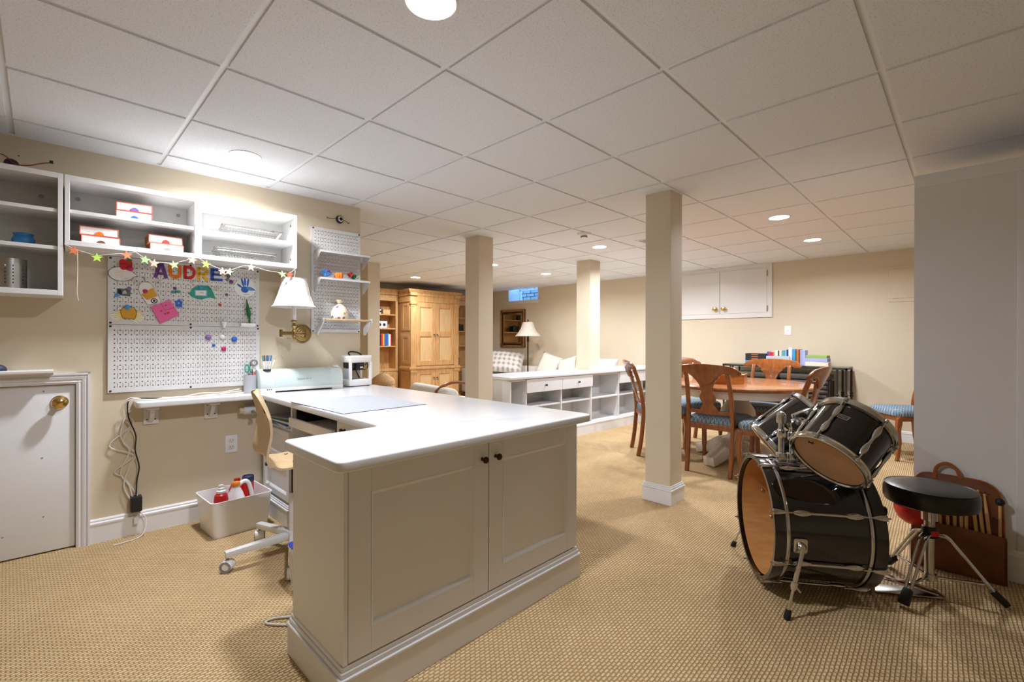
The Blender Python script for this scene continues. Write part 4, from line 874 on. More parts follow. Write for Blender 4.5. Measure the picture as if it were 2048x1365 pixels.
# shell profile (x forward, z): back rising behind, seat forward; width varies along it
path = smooth_pts([(-.175, 0, .905), (-.152, 0, .85), (-.126, 0, .77), (-.120, 0, .69), (-.135, 0, .61), (-.138, 0, .565), (-.115, 0, .53), (-.07, 0, .518), (.0, 0, .522), (.10, 0, .530), (.21, 0, .528), (.255, 0, .512)], 4)
n = len(path); th = .011
wid = []
for i in range(n):
    u = i/(n-1)
    wid.append(.05+.28*min(1, (u/.16))**.6 if u < .16 else .36+.045*math.sin(math.pi*min(1, (u-.16)/.5)))
def shell_part(i0, i1, name, m, par):
    m_ = MB(); vs = []; fs = []; K = 14
    for i in range(i0, i1+1):
        tg = (path[min(i+1, n-1)]-path[max(i-1, 0)]).normalized(); nr = Vector((-tg.z, 0, tg.x))
        for s_ in (0, 1):
            for k in range(K+1):
                y = (k/K-.5)*wid[i]; c_ = .02*(2*k/K-1)**2*(1 if i < n*.5 else .3)
                p_ = path[i]+nr*(-th*s_)+nr*c_*(-1 if i < n*.5 else -1); vs.append((p_.x, y, p_.z))
    r_ = 2*(K+1)
    for a in range(i1-i0):
        slot = name == 'backrest' and .780 < (path[i0+a].z+path[i0+a+1].z)/2 < .815
        for k in range(K):
            if slot and 5 <= k <= 8: continue
            fs.append((a*r_+k, a*r_+k+1, (a+1)*r_+k+1, (a+1)*r_+k)); fs.append((a*r_+K+1+k, (a+1)*r_+K+1+k, (a+1)*r_+K+2+k, a*r_+K+2+k))
        fs.append((a*r_, (a+1)*r_, (a+1)*r_+K+1, a*r_+K+1)); fs.append((a*r_+K, a*r_+2*K+1, (a+1)*r_+2*K+1, (a+1)*r_+K))
    for a in (0, i1-i0):
        for k in range(K): fs.append((a*r_+k, a*r_+k+1, a*r_+K+2+k, a*r_+K+1+k))
    m_._add(vs, fs); return m_.build(name, m, par, smooth=True, sharp=50)
split = n//2+2
bk = shell_part(0, split, 'backrest', 'birch', t); st = shell_part(split, n-1, 'seat', 'birch', t)
for x, y in ((-.02, .10), (-.02, -.10), (.13, .10), (.13, -.10)): MB().lathe([(0, .003), (.008, .002), (.010, 0)], 12, (x, y, .523 if x < 0 else .530)).build('seat_bolt', 'steel_brushed', st, smooth=True)
MB().box(-.11, .11, -.09, .09, .492, .512).build('seat_plate', 'white_metal', t, bevel=.003); MB().cyl((0, 0, .30), (0, 0, .495), .014).build('piston', 'black_metal', t, smooth=True); MB().cyl((0, 0, .10), (0, 0, .33), .026).build('post', 'white_metal', t, smooth=True)
MB().cyl((0, 0, .075), (0, 0, .125), .040, n=24).build('hub', 'white_metal', t, smooth=True)
for k in range(5):
    a = R(176.5+8+k*72); c_, s_ = math.cos(a), math.sin(a)
    lg_ = MB().sweep([(c_*.03, s_*.03, .098), (c_*.16, s_*.16, .093), (c_*.325, s_*.325, .085)], [.042, .040, .036], [.040, .034, .030], (-s_, c_, 0)).build('base_leg', 'white_metal', t, bevel=.004)
    ca = MB(); q_ = Vector((c_*.315, s_*.315, 0)); ax = Vector((-s_, c_, 0)) if k % 2 else Vector((c_*.6-s_*.8, s_*.6+c_*.8, 0)); ax.normalize()
    cs = MB().cyl(q_+Vector((0, 0, .028))-ax*.023, q_+Vector((0, 0, .028))+ax*.023, .028, n=24).build('caster', 'white_plastic', lg_, smooth=True)
    for sg in (-1, 1): MB().lathe([(.017, 0), (.028, 0), (.0275, .003), (.018, .003)], 24, q_+Vector((0, 0, .028))+ax*.023*sg, ax*sg, cap=False).build('tyre', 'grey', lg_, smooth=True)
    MB().cyl(q_+Vector((0, 0, .05)), q_+Vector((0, 0, .075)), .008, n=10).build('caster_stem', 'grey', lg_)

# ---------------------------------------------------------------- white bin with bottles
t = thing('storage_bin', 'glossy white plastic bin full of red bottles under the desk', 'bin', LP(.858, -.262, 0), LA+R(5))
def tubshape(w0, d0, w1, d1, h, r, th):
    o = MB(); vs = []; n_ = 0; rings = []
    for (w_, d_, z) in ((w0, d0, 0), (w1, d1, h), (w1+.006, d1+.006, h+.002), (w1+.006, d1+.006, h+.006), (w1-th*2, d1-th*2, h+.006), (w0-th*2, d0-th*2, th)):
        rings.append([(x, y, z) for x, y in rounded(-w_/2, w_/2, -d_/2, d_/2, r)])
    m_ = len(rings[0]); fs = []
    for a in range(len(rings)-1):
        for k in range(m_): fs.append((a*m_+k, a*m_+(k+1) % m_, (a+1)*m_+(k+1) % m_, (a+1)*m_+k))
    fs.append(tuple(range(m_))[::-1]); fs.append(tuple((len(rings)-1)*m_+k for k in range(m_)))
    return o._add([v for r_ in rings for v in r_], fs)
tubshape(.30, .29, .335, .325, .208, .03, .004).build('body', 'white_plastic', t, smooth=True)
def bottle(label, x, y, build):
    p = thing('bottle', label, 'bottle', LP(x, y, .006), LA+R(10), 'bottles in the white bin'); build(p)
def b_spray(p):
    MB().lathe([(0, 0), (.036, 0), (.038, .02), (.038, .195), (.034, .222), (.020, .236), (.020, .238), (0, .238)], 26).build('body', 'red_plastic', p, smooth=True)
    MB().lathe([(.026, .234), (.026, .246), (.018, .252), (.018, .262), (.010, .266), (0, .266)], 20).build('collar', 'white_plastic', p, smooth=True); MB().box(-.014, .010, -.009, .009, .262, .282).box(.008, .018, -.006, .006, .266, .276).build('nozzle', 'white_plastic', p, bevel=.003)
    MB().prism(ell(0, .165, .014, .011, 20), -.0395, -.037, 'xz').build('label', 'white_plastic', p)
bottle('red spray bottle with white cap in the bin', .775, -.325, b_spray)
def b_jug(p):
    MB().lathe([(0, 0), (.055, 0), (.058, .02), (.056, .15), (.040, .20), (.022, .238), (.022, .25), (0, .25)], 28).build('body', 'white_plastic', p, smooth=True)
    MB().tube(smooth_pts([(.012, 0, .242), (.045, 0, .262), (.072, 0, .250), (.088, 0, .205), (.096, 0, .165)]), .0125, 10).build('handle', 'white_plastic', p, smooth=True)
    MB().lathe([(.024, .246), (.025, .262), (.022, .268), (0, .268)], 22).build('cap', 'orange_plastic', p, smooth=True)
bottle('white jug with an orange cap and loop handle in the bin', .865, -.27, b_jug)
def b_tin(p): MB().lathe([(0, 0), (.033, 0), (.033, .245), (0, .248)], 24).build('body', 'red_plastic', p, smooth=True); MB().lathe([(.034, .243), (.034, .275), (.031, .278), (.031, .272), (0, .272)], 24).build('cap', 'navy', p, smooth=True)
bottle('red tube with a dark cap at the back of the bin', .950, -.205, b_tin)
def b_red(p): MB().lathe([(0, 0), (.045, 0), (.046, .20), (.03, .235), (.016, .25), (0, .25)], 24).build('body', 'red_plastic', p, smooth=True); MB().lathe([(.018, .245), (.018, .262), (0, .264)], 18).build('cap', 'red_dark', p, smooth=True)
bottle('plain red bottle behind the white jug in the bin', .895, -.168, b_red)

t = thing('waste_bin', 'ribbed white waste bin with a bright blue lid under the desk', 'waste bin', (.955, 2.145, 0), R(-2))
tubshape(.27, .20, .305, .23, .20, .03, .004).build('body', 'white_plastic', t, smooth=True)
for k in range(9): B(-.004, .004, -.003, .004, .03, .18).build('rib', 'white_plastic', t).matrix_local = Matrix.Translation((-.115+k*.029, -.103, 0)) @ Matrix.Rotation(R(-4.2), 4, 'X').inverted()
for k in range(7): B(-.004, .004, -.003, .004, .03, .18).build('rib', 'white_plastic', t).matrix_local = Matrix.Translation((-.138, -.084+k*.028, 0)) @ Matrix.Rotation(R(-90), 4, 'Z') @ Matrix.Rotation(R(4.6), 4, 'X')
ld_ = MB().prism(rounded(-.155, .155, -.117, .117, .03), .2065, .2145).build('lid', 'blue_plastic', t, bevel=.003)
for k in range(8): MB().box(-.002, .002, -.055, -.11, .2145, .2175).build('lid_rib', 'c_blue_mid', ld_).rotation_euler = (0, 0, R(-90+k*26))
t = thing('white_cable', 'loop of white cable on the carpet by the desk cabinet', 'cable', (.70, 2.0, 0))
MB().tube(smooth_pts([(.12, -.13, .005), (.05, -.08, .005), (-.03, .0, .005), (-.055, .045, .005), (-.02, .05, .005), (.05, .0, .006), (.13, -.05, .005), (.2, -.05, .005)]), .0045, 8).build('cable', 'cord_white', t, smooth=True)

# ================================================================ low bookcase (half wall) between the columns
t = thing('low_bookcase', 'long low white bookcase with drawers and open cubbies dividing the room', 'bookcase', LP(3.47, .012, 0), LA)
LW, LD = 3.42, .50; bz = .742
MB().box(0, LW, .30, .32, .14, bz).box(0, LW, .0, .50, .11, .145).build('back_panel', 'white_paint', t)
ups = [0, .19, .235, .825, 1.395, 1.42, 2.0, 2.04, 2.62, 3.2, LW-.02]
for x in (0, .235, .822, 1.398, 2.01, 2.60, 3.18, LW-.022): B(x, x+.022, .0, .30, .145, bz).build('upright', 'white_paint', t, bevel=.001, seg=1)
B(-.0, .02, .3, .5, .0, bz).build('end_panel', 'white_paint', t); B(.022, .235, .27, .28, .145, bz-.02).build('filler_panel', 'white_paint', t)
for x0_, x1_ in ((.257, .822), (.844, 1.398), (1.42, 2.01), (2.032, 2.60), (2.622, 3.18)):
    B(x0_, x1_, .01, .30, .420, .438).build('shelf', 'white_paint', t, bevel=.001, seg=1)
for x0_, x1_ in ((.240, .831), (.835, 1.418), (2.025, 2.612), (2.616, 3.19)):
    d_ = B(x0_, x1_, -.018, .0, .588, bz-.006).build('drawer', 'white_paint', t, bevel=.002, seg=1); knob(d_, (x0_+x1_)/2, -.018, .66, 'iron', .013)
B(0, LW, .0, .02, bz-.02, bz).build('top_rail', 'white_paint', t)
MB().prism([(-.012+.016-d, z) for d, z in baseprof(.145)], -.012, LW, 'yz').build('plinth', 'white_paint', t)
MB().prism(rounded(-.03, LW, -.03, .52, .012), bz, bz+.030).build('top', 'laminate', t, bevel=.006, seg=3)

# ================================================================ pine wall unit
AY = 3.73
def raised(t, x0, x1, z0, z1, y, stile=.065, rails=(.07, .07), mid=None, m='pine', pm='pine_panel', name='door'):
    d = MB().box(x0, x0+stile, y, y+.022, z0, z1).box(x1-stile, x1, y, y+.022, z0, z1).box(x0+stile, x1-stile, y, y+.022, z0, z0+rails[0]).box(x0+stile, x1-stile, y, y+.022, z1-rails[1], z1)
    spans = [(z0+rails[0], z1-rails[1])]
    if mid: d.box(x0+stile, x1-stile, y, y+.022, mid-.045, mid+.045); spans = [(z0+rails[0], mid-.045), (mid+.045, z1-rails[1])]
    d = d.build(name, m, t, bevel=.002, seg=1)
    for a, b_ in spans:
        B(x0+stile-.002, x1-stile+.002, y+.012, y+.02, a-.002, b_+.002).build('panel', pm, d)
        k = .018; c_, e = x0+stile, x1-stile
        o_ = [(c_, y, a), (e, y, a), (e, y, b_), (c_, y, b_)]; i_ = [(c_+k, y+.0118, a+k), (e-k, y+.0118, a+k), (e-k, y+.0118, b_-k), (c_+k, y+.0118, b_-k)]
        MB()._add(o_+i_, [(j, (j+1) % 4, 4+(j+1) % 4, 4+j) for j in range(4)]).build('moulding', 'pine', d)
    return d
t = thing('pine_armoire', 'tall honey pine armoire with double panelled doors and crown moulding', 'armoire', LP(4.50, AY, 0), LA)
W_, D_ = 1.10, .66
MB().box(.03, W_-.03, .03, D_, 0, 1.98).build('carcase', 'pine', t, bevel=.002, seg=1)
# crown with broken corners, waist and plinth
def crown(x0, x1, y0, y1, z, cut=None):
    mb = MB()
    for d, a, b_ in ((.0, 0, .05), (.012, .05, .062), (.022, .062, .08), (.036, .08, .098), (.044, .098, .110)): mb.box(x0-d*(cut is not None), x1+d*(cut is not None), y0-d, cut or y1, z+a, z+b_).box(x0, x1, (cut or y1)-.001, y1, z+a, z+b_)
    return mb
crown(-.0, W_, .0, D_, 1.975, .355).box(0, .13, -.03, .1, 1.975, 2.03).box(W_-.13, W_, -.03, .1, 1.975, 2.03).build('crown', 'pine', t, bevel=.002, seg=1)
MB().box(.015, W_-.015, .012, D_, 1.865, 1.98).build('frieze', 'pine', t)
MB().box(-.01, W_+.01, -.01, .355, .628, .645).box(-.018, W_+.018, -.018, .355, .645, .668).box(-.004, W_+.004, -.004, .355, .668, .684).build('waist_moulding', 'pine', t, bevel=.002, seg=1)
MB().box(-.012, W_+.012, -.012, .355, 0, .10).build('plinth', 'pine', t, bevel=.003, seg=1)
for x in (.02, W_-.13):
    for z0_, z1_ in ((.10, .628), (.684, 1.87)):
        p_ = B(x, x+.11, .0, .03, z0_, z1_).build('pilaster', 'pine', t, bevel=.002, seg=1)
        for k in range(3): B(x+.022+k*.024, x+.032+k*.024, -.004, 0, z0_+.07, z1_-.10).build('flute', 'pine', p_)
        MB().box(x-.008, x+.118, -.012, .03, z1_-.06, z1_-.04).box(x-.012, x+.122, -.018, .03, z1_-.04, z1_-.012).build('capital', 'pine', p_, bevel=.002, seg=1)
hm_ = W_/2
d1_ = raised(t, .135, hm_-.003, .70, 1.86, .006, .075, (.085, .09), 1.28); d2_ = raised(t, hm_+.003, W_-.135, .70, 1.86, .006, .075, (.085, .09), 1.28)
d3_ = raised(t, .135, hm_-.003, .115, .622, .006, .075, (.08, .08)); d4_ = raised(t, hm_+.003, W_-.135, .115, .622, .006, .075, (.08, .08))
for d_, x, z in ((d1_, hm_-.035, 1.26), (d2_, hm_+.035, 1.26), (d3_, hm_-.035, .46), (d4_, hm_+.035, .46)):
    MB().tube([(x+.016*math.cos(R(a)), -.014, z-.012+.020*math.sin(R(a))) for a in range(0, 360, 24)], .003, 6, True).build('ring_pull', 'bronze', d_, smooth=True); MB().lathe([(.012, 0), (.010, .006), (.004, .010), (.005, .016), (0, .018)], 14, (x, .006, z+.01), (0, -1, 0)).build('knob', 'bronze', d_, smooth=True)
for z0_, z1_ in ((.14, .60), (.74, 1.26), (1.34, 1.84)):       # panelled side facing the desk
    p_ = MB().box(.022, .031, .06, .13, z0_, z1_).box(.022, .031, .27, .34, z0_, z1_).box(.022, .031, .13, .27, z0_, z0_+.05).box(.022, .031, .13, .27, z1_-.05, z1_).build('side_frame', 'pine', t, bevel=.002, seg=1)
    B(.0285, .031, .13, .27, z0_+.05, z1_-.05).build('side_panel', 'pine', p_)
def pine_case(x0, w, label, sh):
    t = thing('pine_bookcase', label, 'bookcase', LP(x0, AY+.41, 0), LA); d = .26
    MB().box(0, .045, 0, d, .60, 2.0).box(w-.045, w, 0, d, .60, 2.0).box(.0, w, d-.012, d, 0, 2.0).build('carcase', 'pine', t, bevel=.002, seg=1)
    B(.045, w-.045, d-.014, d-.012, .6, 1.9).build('back_boards', 'pine', t)
    B(0, w, 0, .022, 1.885, 2.0).build('frieze', 'pine', t); crown(0, w, 0, d, 1.985).build('crown', 'pine', t, bevel=.002, seg=1)
    for z in sh: B(.045, w-.045, .012, d-.014, z-.022, z).build('shelf', 'pine', t, bevel=.001, seg=1)
    MB().box(0, w, .0, d, 0, .60).build('base', 'pine', t, bevel=.002, seg=1); MB().box(-.0, w, -.015, d, .60, .625).box(0, w, -.008, d, .625, .64).build('base_top', 'pine', t, bevel=.002, seg=1)
    raised(t, .05, w/2-.003, .11, .585, -.022, .07, (.07, .07)); raised(t, w/2+.003, w-.05, .11, .585, -.022, .07, (.07, .07)); B(0, w, -.012, 0, 0, .10).build('plinth', 'pine', t)
    return t
pine_case(3.62, .87, 'honey pine open bookcase on the desk side of the armoire', (1.06, 1.385, 1.64)); pine_case(5.61, .87, 'honey pine open bookcase on the window side of the armoire', (1.06, 1.36, 1.64))
BY = AY+.41
def prop(name, label, cat, x, z, group=None, y=.10): return thing(name, label, cat, LP(x, BY+y, z), LA, group)
# items on the visible bookcase
t = prop('patterned_mug', 'black and white striped mug on the top shelf of the pine bookcase', 'mug', 4.145, 1.64)
MB().lathe([(0, 0), (.05, 0), (.06, .04), (.05, .10), (0, .10)], 22).build('body', 'white_plastic', t, smooth=True); MB().lathe([(.059, .03), (.061, .045), (.058, .06)], 22, cap=False).build('band', 'ink', t); MB().lathe([(.052, .085), (.053, .10), (.04, .11), (0, .112)], 20).build('lid', 'ink', t, smooth=True)
t = prop('small_wooden_box', 'small plain wooden box on the top shelf of the pine bookcase', 'box', 4.29, 1.64); B(-.07, .07, -.05, .05, 0, .085).build('body', 'pine_panel', t, bevel=.004); B(-.072, .072, -.052, .052, .07, .088).build('lid', 'pine', t, bevel=.004)
t = prop('patterned_tin', 'white tin with dark round eyes pattern on the pine shelf', 'tin', 4.19, 1.385); B(-.10, .10, -.06, .06, 0, .125).build('body', 'white_plastic', t, bevel=.008)
for x in (-.04, .045): MB().lathe([(0, .003), (.028, .003), (.028, 0)], 20, (x, -.06, .062), (0, -1, 0)).build('dark_disc', 'ink', t); 
MB().box(.1, .115, -.05, .06, 0, .13).build('side_case', 'grey', t)
bx_ = 4.115
for k, (m_, w_, h_) in enumerate((('book_black', .03, .20), ('book_black', .022, .21), ('red', .032, .225), ('yellow', .028, .215), ('blue_mid', .030, .22), ('book_blue', .035, .215), ('sky', .022, .225), ('paper', .03, .21), ('red', .012, .22))):
    nm = ['thick black', 'thin black', 'red and white', 'yellow', 'bright blue', 'dark blue', 'pale blue', 'white', 'thin red'][k]
    o = prop('storybook', nm+' storybook upright on the pine bookcase', 'book', bx_+w_/2, 1.06, 'storybooks on the pine shelf'); bx_ += w_+.002
    B(-w_/2, w_/2, -.07, .07, 0, h_).build('cover', 'c_'+m_ if m_ != 'paper' else 'paper_white', o, bevel=.002, seg=1); B(-w_/2+.002, w_/2-.002, -.068, .072, .003, h_+.0005).build('pages', 'paper_white', o)
t = prop('dark_jar', 'dark jar with a grey lid on the far pine bookcase', 'jar', 5.80, 1.64); MB().lathe([(0, 0), (.05, 0), (.055, .06), (.045, .13), (0, .13)], 20).build('body', 'iron', t, smooth=True); MB().lathe([(.05, .125), (.05, .15), (0, .155)], 20).build('lid', 'grey', t, smooth=True)
t = prop('dark_case', 'black case on the middle shelf of the far pine bookcase', 'case', 5.95, 1.36); B(-.10, .10, -.06, .06, 0, .14).build('body', 'black_plastic', t, bevel=.01); B(-.04, .04, -.02, .02, .14, .155).build('handle', 'iron', t)
t = prop('white_box', 'flat white box beside the black case on the far pine bookcase', 'box', 5.77, 1.36); B(-.06, .06, -.05, .05, 0, .06).build('body', 'white_plastic', t, bevel=.004)
t = prop('framed_picture', 'small dark framed picture standing on the far pine bookcase', 'picture', 5.87, .64); B(-.11, .11, -.0, .02, 0, .17).build('frame', 'ink', t, bevel=.003); B(-.09, .09, -.002, .0, .02, .15).build('print', 'c_sky', t)

# ================================================================ beyond the bookcase: seating, lamp, mirror
t = thing('upholstered_armchair', 'white upholstered armchair with bent wooden arms behind the desk', 'armchair', (3.46, 4.43, 0), R(-99))
MB().prism(rounded(-.36, .36, -.38, .38, .05), .16, .44).build('seat', 'white_fabric', t, bevel=.04, seg=3); 
MB().cyl((-.36, -.30, .565), (.58, -.30, .565), .082, n=24).build('back_roll', 'paper_white', t, bevel=.03, seg=3, smooth=True); B(-.34, .34, -.36, -.24, .40, .55).build('back', 'paper_white', t, bevel=.02, seg=3)
for sx in (.35,):
    MB().sweep(smooth_pts([(sx, -.42, .53), (sx, -.34, .63), (sx, -.18, .69), (sx, .05, .66), (sx, .30, .57)]), .045, .03, (1, 0, 0)).build('arm', 'chair_wood', t, bevel=.006)
    MB().cyl((sx, .28, 0), (sx, .28, .56), .02).build('arm_post', 'chair_wood', t, smooth=True)
for x, y in ((-.3, -.32), (.3, -.32), (-.3, .32), (.3, .32)): MB().cyl((x, y, 0), (x, y, .17), .018, .026).build('leg', 'chair_wood', t, smooth=True)
t = thing('wicker_basket', 'round pale wicker basket with a lid by the pine bookcase', 'basket', (2.98, 5.18, 0)); t.scale = (.62, .62, 1.24)
MB().lathe([(0, 0), (.19, 0), (.22, .10), (.225, .46), (.21, .50), (0, .50)], 30).build('body', 'wicker', t, smooth=True); MB().lathe([(.235, .50), (.232, .53), (.20, .56), (.08, .60), (.05, .605), (0, .61)], 30).build('lid', 'wicker', t, smooth=True)
MB().tube([(.0, .045*math.cos(R(a)), .655+.05*math.sin(R(a))) for a in range(0, 360, 20)], .006, 7, True).build('ring_handle', 'wicker', t, smooth=True)
for k in range(8): MB().tube([((.212+.012*(k > 0))*math.cos(R(a)), (.212+.012*(k > 0))*math.sin(R(a)), .05+k*.06+.008*math.sin(R(a*9))) for a in range(0, 360, 8)], .007, 6, True).build('weave_band', 'wicker', t, smooth=True)

# pale sofa along the back wall with cushions
t = thing('sofa', 'long pale upholstered sofa along the back wall behind the low bookcase', 'sofa', (6.95, 5.62, 0), R(-90))
MB().prism(rounded(-1.58, 1.58, -.95, -.03, .08), .12, .40).build('base', 'white_fabric', t, bevel=.03, seg=3); 
for k in range(4): MB().prism(rounded(-1.55+k*.775, -.785+k*.775, -.93, -.25, .06), .40, .50).build('seat_cushion', 'white_fabric', t, bevel=.03, seg=3)
MB().prism(rounded(-1.58, 1.58, -.24, -.03, .06), .30, .66).build('back', 'white_fabric', t, bevel=.04, seg=3)
for x in (-1.66, 1.66): MB().prism(rounded(x-.10, x+.10, -.95, -.03, .05), .12, .60).build('arm', 'white_fabric', t, bevel=.04, seg=3)
for x, y in ((-1.6, -.88), (1.6, -.88), (-1.6, -.1), (1.6, -.1)): MB().cyl((x, y, 0), (x, y, .13), .025).build('leg', 'chair_wood', t, smooth=True)
def cush(x, y, z, w_, h_, rz, rx, ry, label, m='cream_fabric'):
    o = pillow(w_, h_, .16).build('throw_pillow', m, None, smooth=True, sharp=80); weld(o)
    for p in o.data.polygons: p.use_smooth = True
    o.location = (x, y, z); o.rotation_euler = (R(rx), R(ry), R(rz)); return tag(o, label, 'pillow', 'cream pillows on the sofa')
cush(6.62, 5.55, .70, .46, .44, -84, -18, 16, 'cream throw pillow leaning at the lamp end of the sofa'); cush(6.60, 5.12, .68, .42, .38, -92, -22, -14, 'cream throw pillow leaning on its neighbour, second from the floor lamp')
cush(6.62, 4.74, .69, .42, .42, -88, -16, 5, 'cream throw pillow half hidden behind the column on the bookcase'); cush(6.60, 4.36, .68, .55, .40, -90, -18, 0, 'wide cream throw pillow between the column and the dining chairs')
# big pillows at the corner end of the sofa
o = pillow(.75, .50, .26).build('bed_pillow', 'plaid', None, smooth=True, sharp=80); weld(o); o.location = (6.50, 6.58, .735); o.rotation_euler = (R(-34), R(4), R(-60)); tag(o, 'grey and white plaid pillow propped at the corner end of the sofa', 'pillow')
o = pillow(.44, .5, .22).build('bed_pillow', 'quilt', None, smooth=True, sharp=80); weld(o); o.location = (6.50, 6.98, .70); o.rotation_euler = (R(-30), 0, R(-80)); tag(o, 'large pale patterned pillow beside the plaid one on the sofa', 'pillow')

t = thing('floor_lamp', 'bronze floor lamp with a flared cream shade beside the sofa', 'lamp', (6.55, 6.02, 0))
MB().lathe([(0, 0), (.14, 0), (.14, .015), (.10, .03), (.03, .045), (.016, .08), (.014, .3), (.014, 1.13), (.022, 1.15), (.026, 1.18), (.018, 1.21), (.03, 1.235), (.01, 1.245), (0, 1.26)], 24).build('stem', 'bronze', t, smooth=True)
MB().lathe([(.245, 1.245), (.248, 1.25), (.215, 1.285), (.17, 1.34), (.135, 1.41), (.115, 1.47), (.10, 1.512), (.103, 1.518), (.098, 1.518), (.095, 1.51), (.11, 1.47), (.13, 1.41), (.165, 1.34), (.21, 1.285), (.24, 1.25)], 36, cap=False).build('lamp_shade', 'shade_cream', t, smooth=True)
MB().lathe([(.006, 1.25), (.006, 1.53), (.014, 1.54), (.010, 1.56), (0, 1.575)], 12).build('finial', 'bronze', t, smooth=True); MB().box(-.1, .1, -.003, .003, 1.498, 1.502).build('spider', 'bronze', t)

t = thing('wall_mirror', 'dark framed mirror with gilt inner and outer edges on the back wall', 'mirror', (XW, 6.825, 1.415), R(-90))
MB().box(-.352, .352, -.03, -.001, -.395, .395).build('frame', 'ink', t, bevel=.004)
def ringframe(a, b_, k, y0, y1): return MB().box(-a, -a+k, y0, y1, -b_, b_).box(a-k, a, y0, y1, -b_, b_).box(-a+k, a-k, y0, y1, -b_, -b_+k).box(-a+k, a-k, y0, y1, b_-k, b_)
ringframe(.352, .395, .045, -.042, -.028).build('outer_gilt', 'pine_dark', t, bevel=.004); ringframe(.275, .318, .028, -.040, -.028).build('inner_gilt', 'brass', t, bevel=.004)
for sx in (-1, 1):
    for sz in (-1, 1): B(sx*.31-.035, sx*.31+.035, -.044, -.03, sz*.353-.035, sz*.353+.035).build('corner_block', 'brass', t, bevel=.005)
B(-.25, .25, -.033, -.03, -.292, .292).build('glass', 'mirror', t)

# high cupboard, switch and access panel on the back wall
t = thing('wall_cupboard', 'white built-in cupboard high on the back wall with two doors and brass knobs', 'cupboard', (XW, 1.90, 1.49), R(-90))
MB().box(-1.62, .0, -.018, -.001, 0, .068).box(-.066, .0, -.018, -.001, .068, .737).box(-1.62, -.066, -.018, -.001, .68, .737).build('frame', 'white_gloss', t, bevel=.002, seg=1); 
dA = B(-.684, -.064, -.024, -.004, .066, .680).build('door', 'white_gloss', t, bevel=.002, seg=1); dB = B(-1.31, -.690, -.024, -.004, .066, .680).build('door', 'white_gloss', t, bevel=.002, seg=1); B(-1.62, -1.316, -.02, -.004, .066, .680).build('door', 'white_gloss', t)
for d_, x in ((dA, -.625), (dB, -.748)): MB().lathe([(.028, 0), (.026, .006), (.012, .012), (.012, .026), (.028, .036), (.032, .046), (.026, .056), (0, .06)], 22, (x, -.024, .138), (0, -1, 0)).build('knob', 'brass_bright', d_, smooth=True)
for z in (.12, .60): B(-.062, -.050, -.028, -.018, z-.04, z+.04).build('hinge', 'brass', dA)
t = thing('light_switch', 'white wall switch plate on the back wall below the high cupboard', 'switch', (XW, 1.712, 1.304), R(-90))
MB().prism(rounded(-.04, .04, -.062, .062, .006), -.006, 0, 'xz').build('plate', 'white_plastic', t, bevel=.002); B(-.006, .006, -.012, -.006, -.012, .012).build('toggle', 'white_gloss', t, bevel=.002)
t = thing('access_panel', 'beige access panel flush in the back wall near the partition', 'panel', (XW, .67, 1.62), R(-90))
MB().box(0, .62, -.008, -.0005, 0, .41).build('frame', 'wall_paint', t, bevel=.002, seg=1); B(.035, .60, -.014, -.008, .04, .385).build('hatch', 'wall_paint', t, bevel=.003, seg=1)

# ================================================================ dining set
t = thing('dining_table', 'round wooden dining table with a cream pedestal and four feet', 'table', (4.76, 1.60, 0))
MB().lathe([(0, .725), (.62, .725), (.655, .730), (.665, .740), (.665, .750), (.655, .760), (.64, .762), (0, .762)], 72).build('top', 'table_wood', t, smooth=True)
MB().lathe([(.56, .645), (.58, .65), (.58, .715), (.56, .725), (.54, .725), (.54, .645)], 60, cap=False).build('apron', 'cream_paint', t, smooth=True)
MB().lathe([(.10, .10), (.16, .16), (.17, .19), (.12, .205), (.13, .225), (.10, .24), (.085, .26), (.13, .33), (.165, .42), (.15, .50), (.10, .58), (.09, .62), (.13, .66), (.18, .70), (.2, .725)], 32).build('pedestal', 'cream_paint', t, smooth=True)
for k in range(4):
    a = R(75+90*k); c_, s_ = math.cos(a), math.sin(a)
    MB().sweep([(c_*.05, s_*.05, .15), (c_*.16, s_*.16, .14), (c_*.28, s_*.28, .095), (c_*.40, s_*.40, .05), (c_*.44, s_*.44, .045)], [.14, .13, .12, .115, .115], [.16, .15, .10, .085, .085], (-s_, c_, 0)).build('foot', 'cream_paint', t, bevel=.008)
t = thing('octagonal_tray', 'octagonal wooden tray with a dark rim on the dining table', 'tray', (4.62, 1.68, .762), R(10))
oc = lambda r_: [(r_*math.cos(R(22.5+45*k))*1.25, r_*math.sin(R(22.5+45*k))) for k in range(8)]
MB().prism(oc(.20), 0, .012).build('base', 'chair_wood_light', t)
for k in range(8):
    p, q = oc(.205)[k], oc(.205)[(k+1) % 8]; p2, q2 = oc(.195)[k], oc(.195)[(k+1) % 8]
    MB().prism([p, q, q2, p2], .0, .085).build('side', 'chair_wood_light', t); MB().tube([(*p, .086), (*q, .086)], .006, 6).build('rim', 'brass', t)
for k, (x, y, m_) in enumerate(((-.08, .02, 'c_red'), (.06, -.03, 'c_cream'), (.0, .06, 'c_brown'))):
    o = thing('tray_ornament', ['red', 'cream', 'brown'][k]+' round ornament lying in the octagonal tray', 'ornament', (4.62+x, 1.68+y, .774)); MB().ball((0, 0, .032), .032, 14).build('body', m_, o, smooth=True)

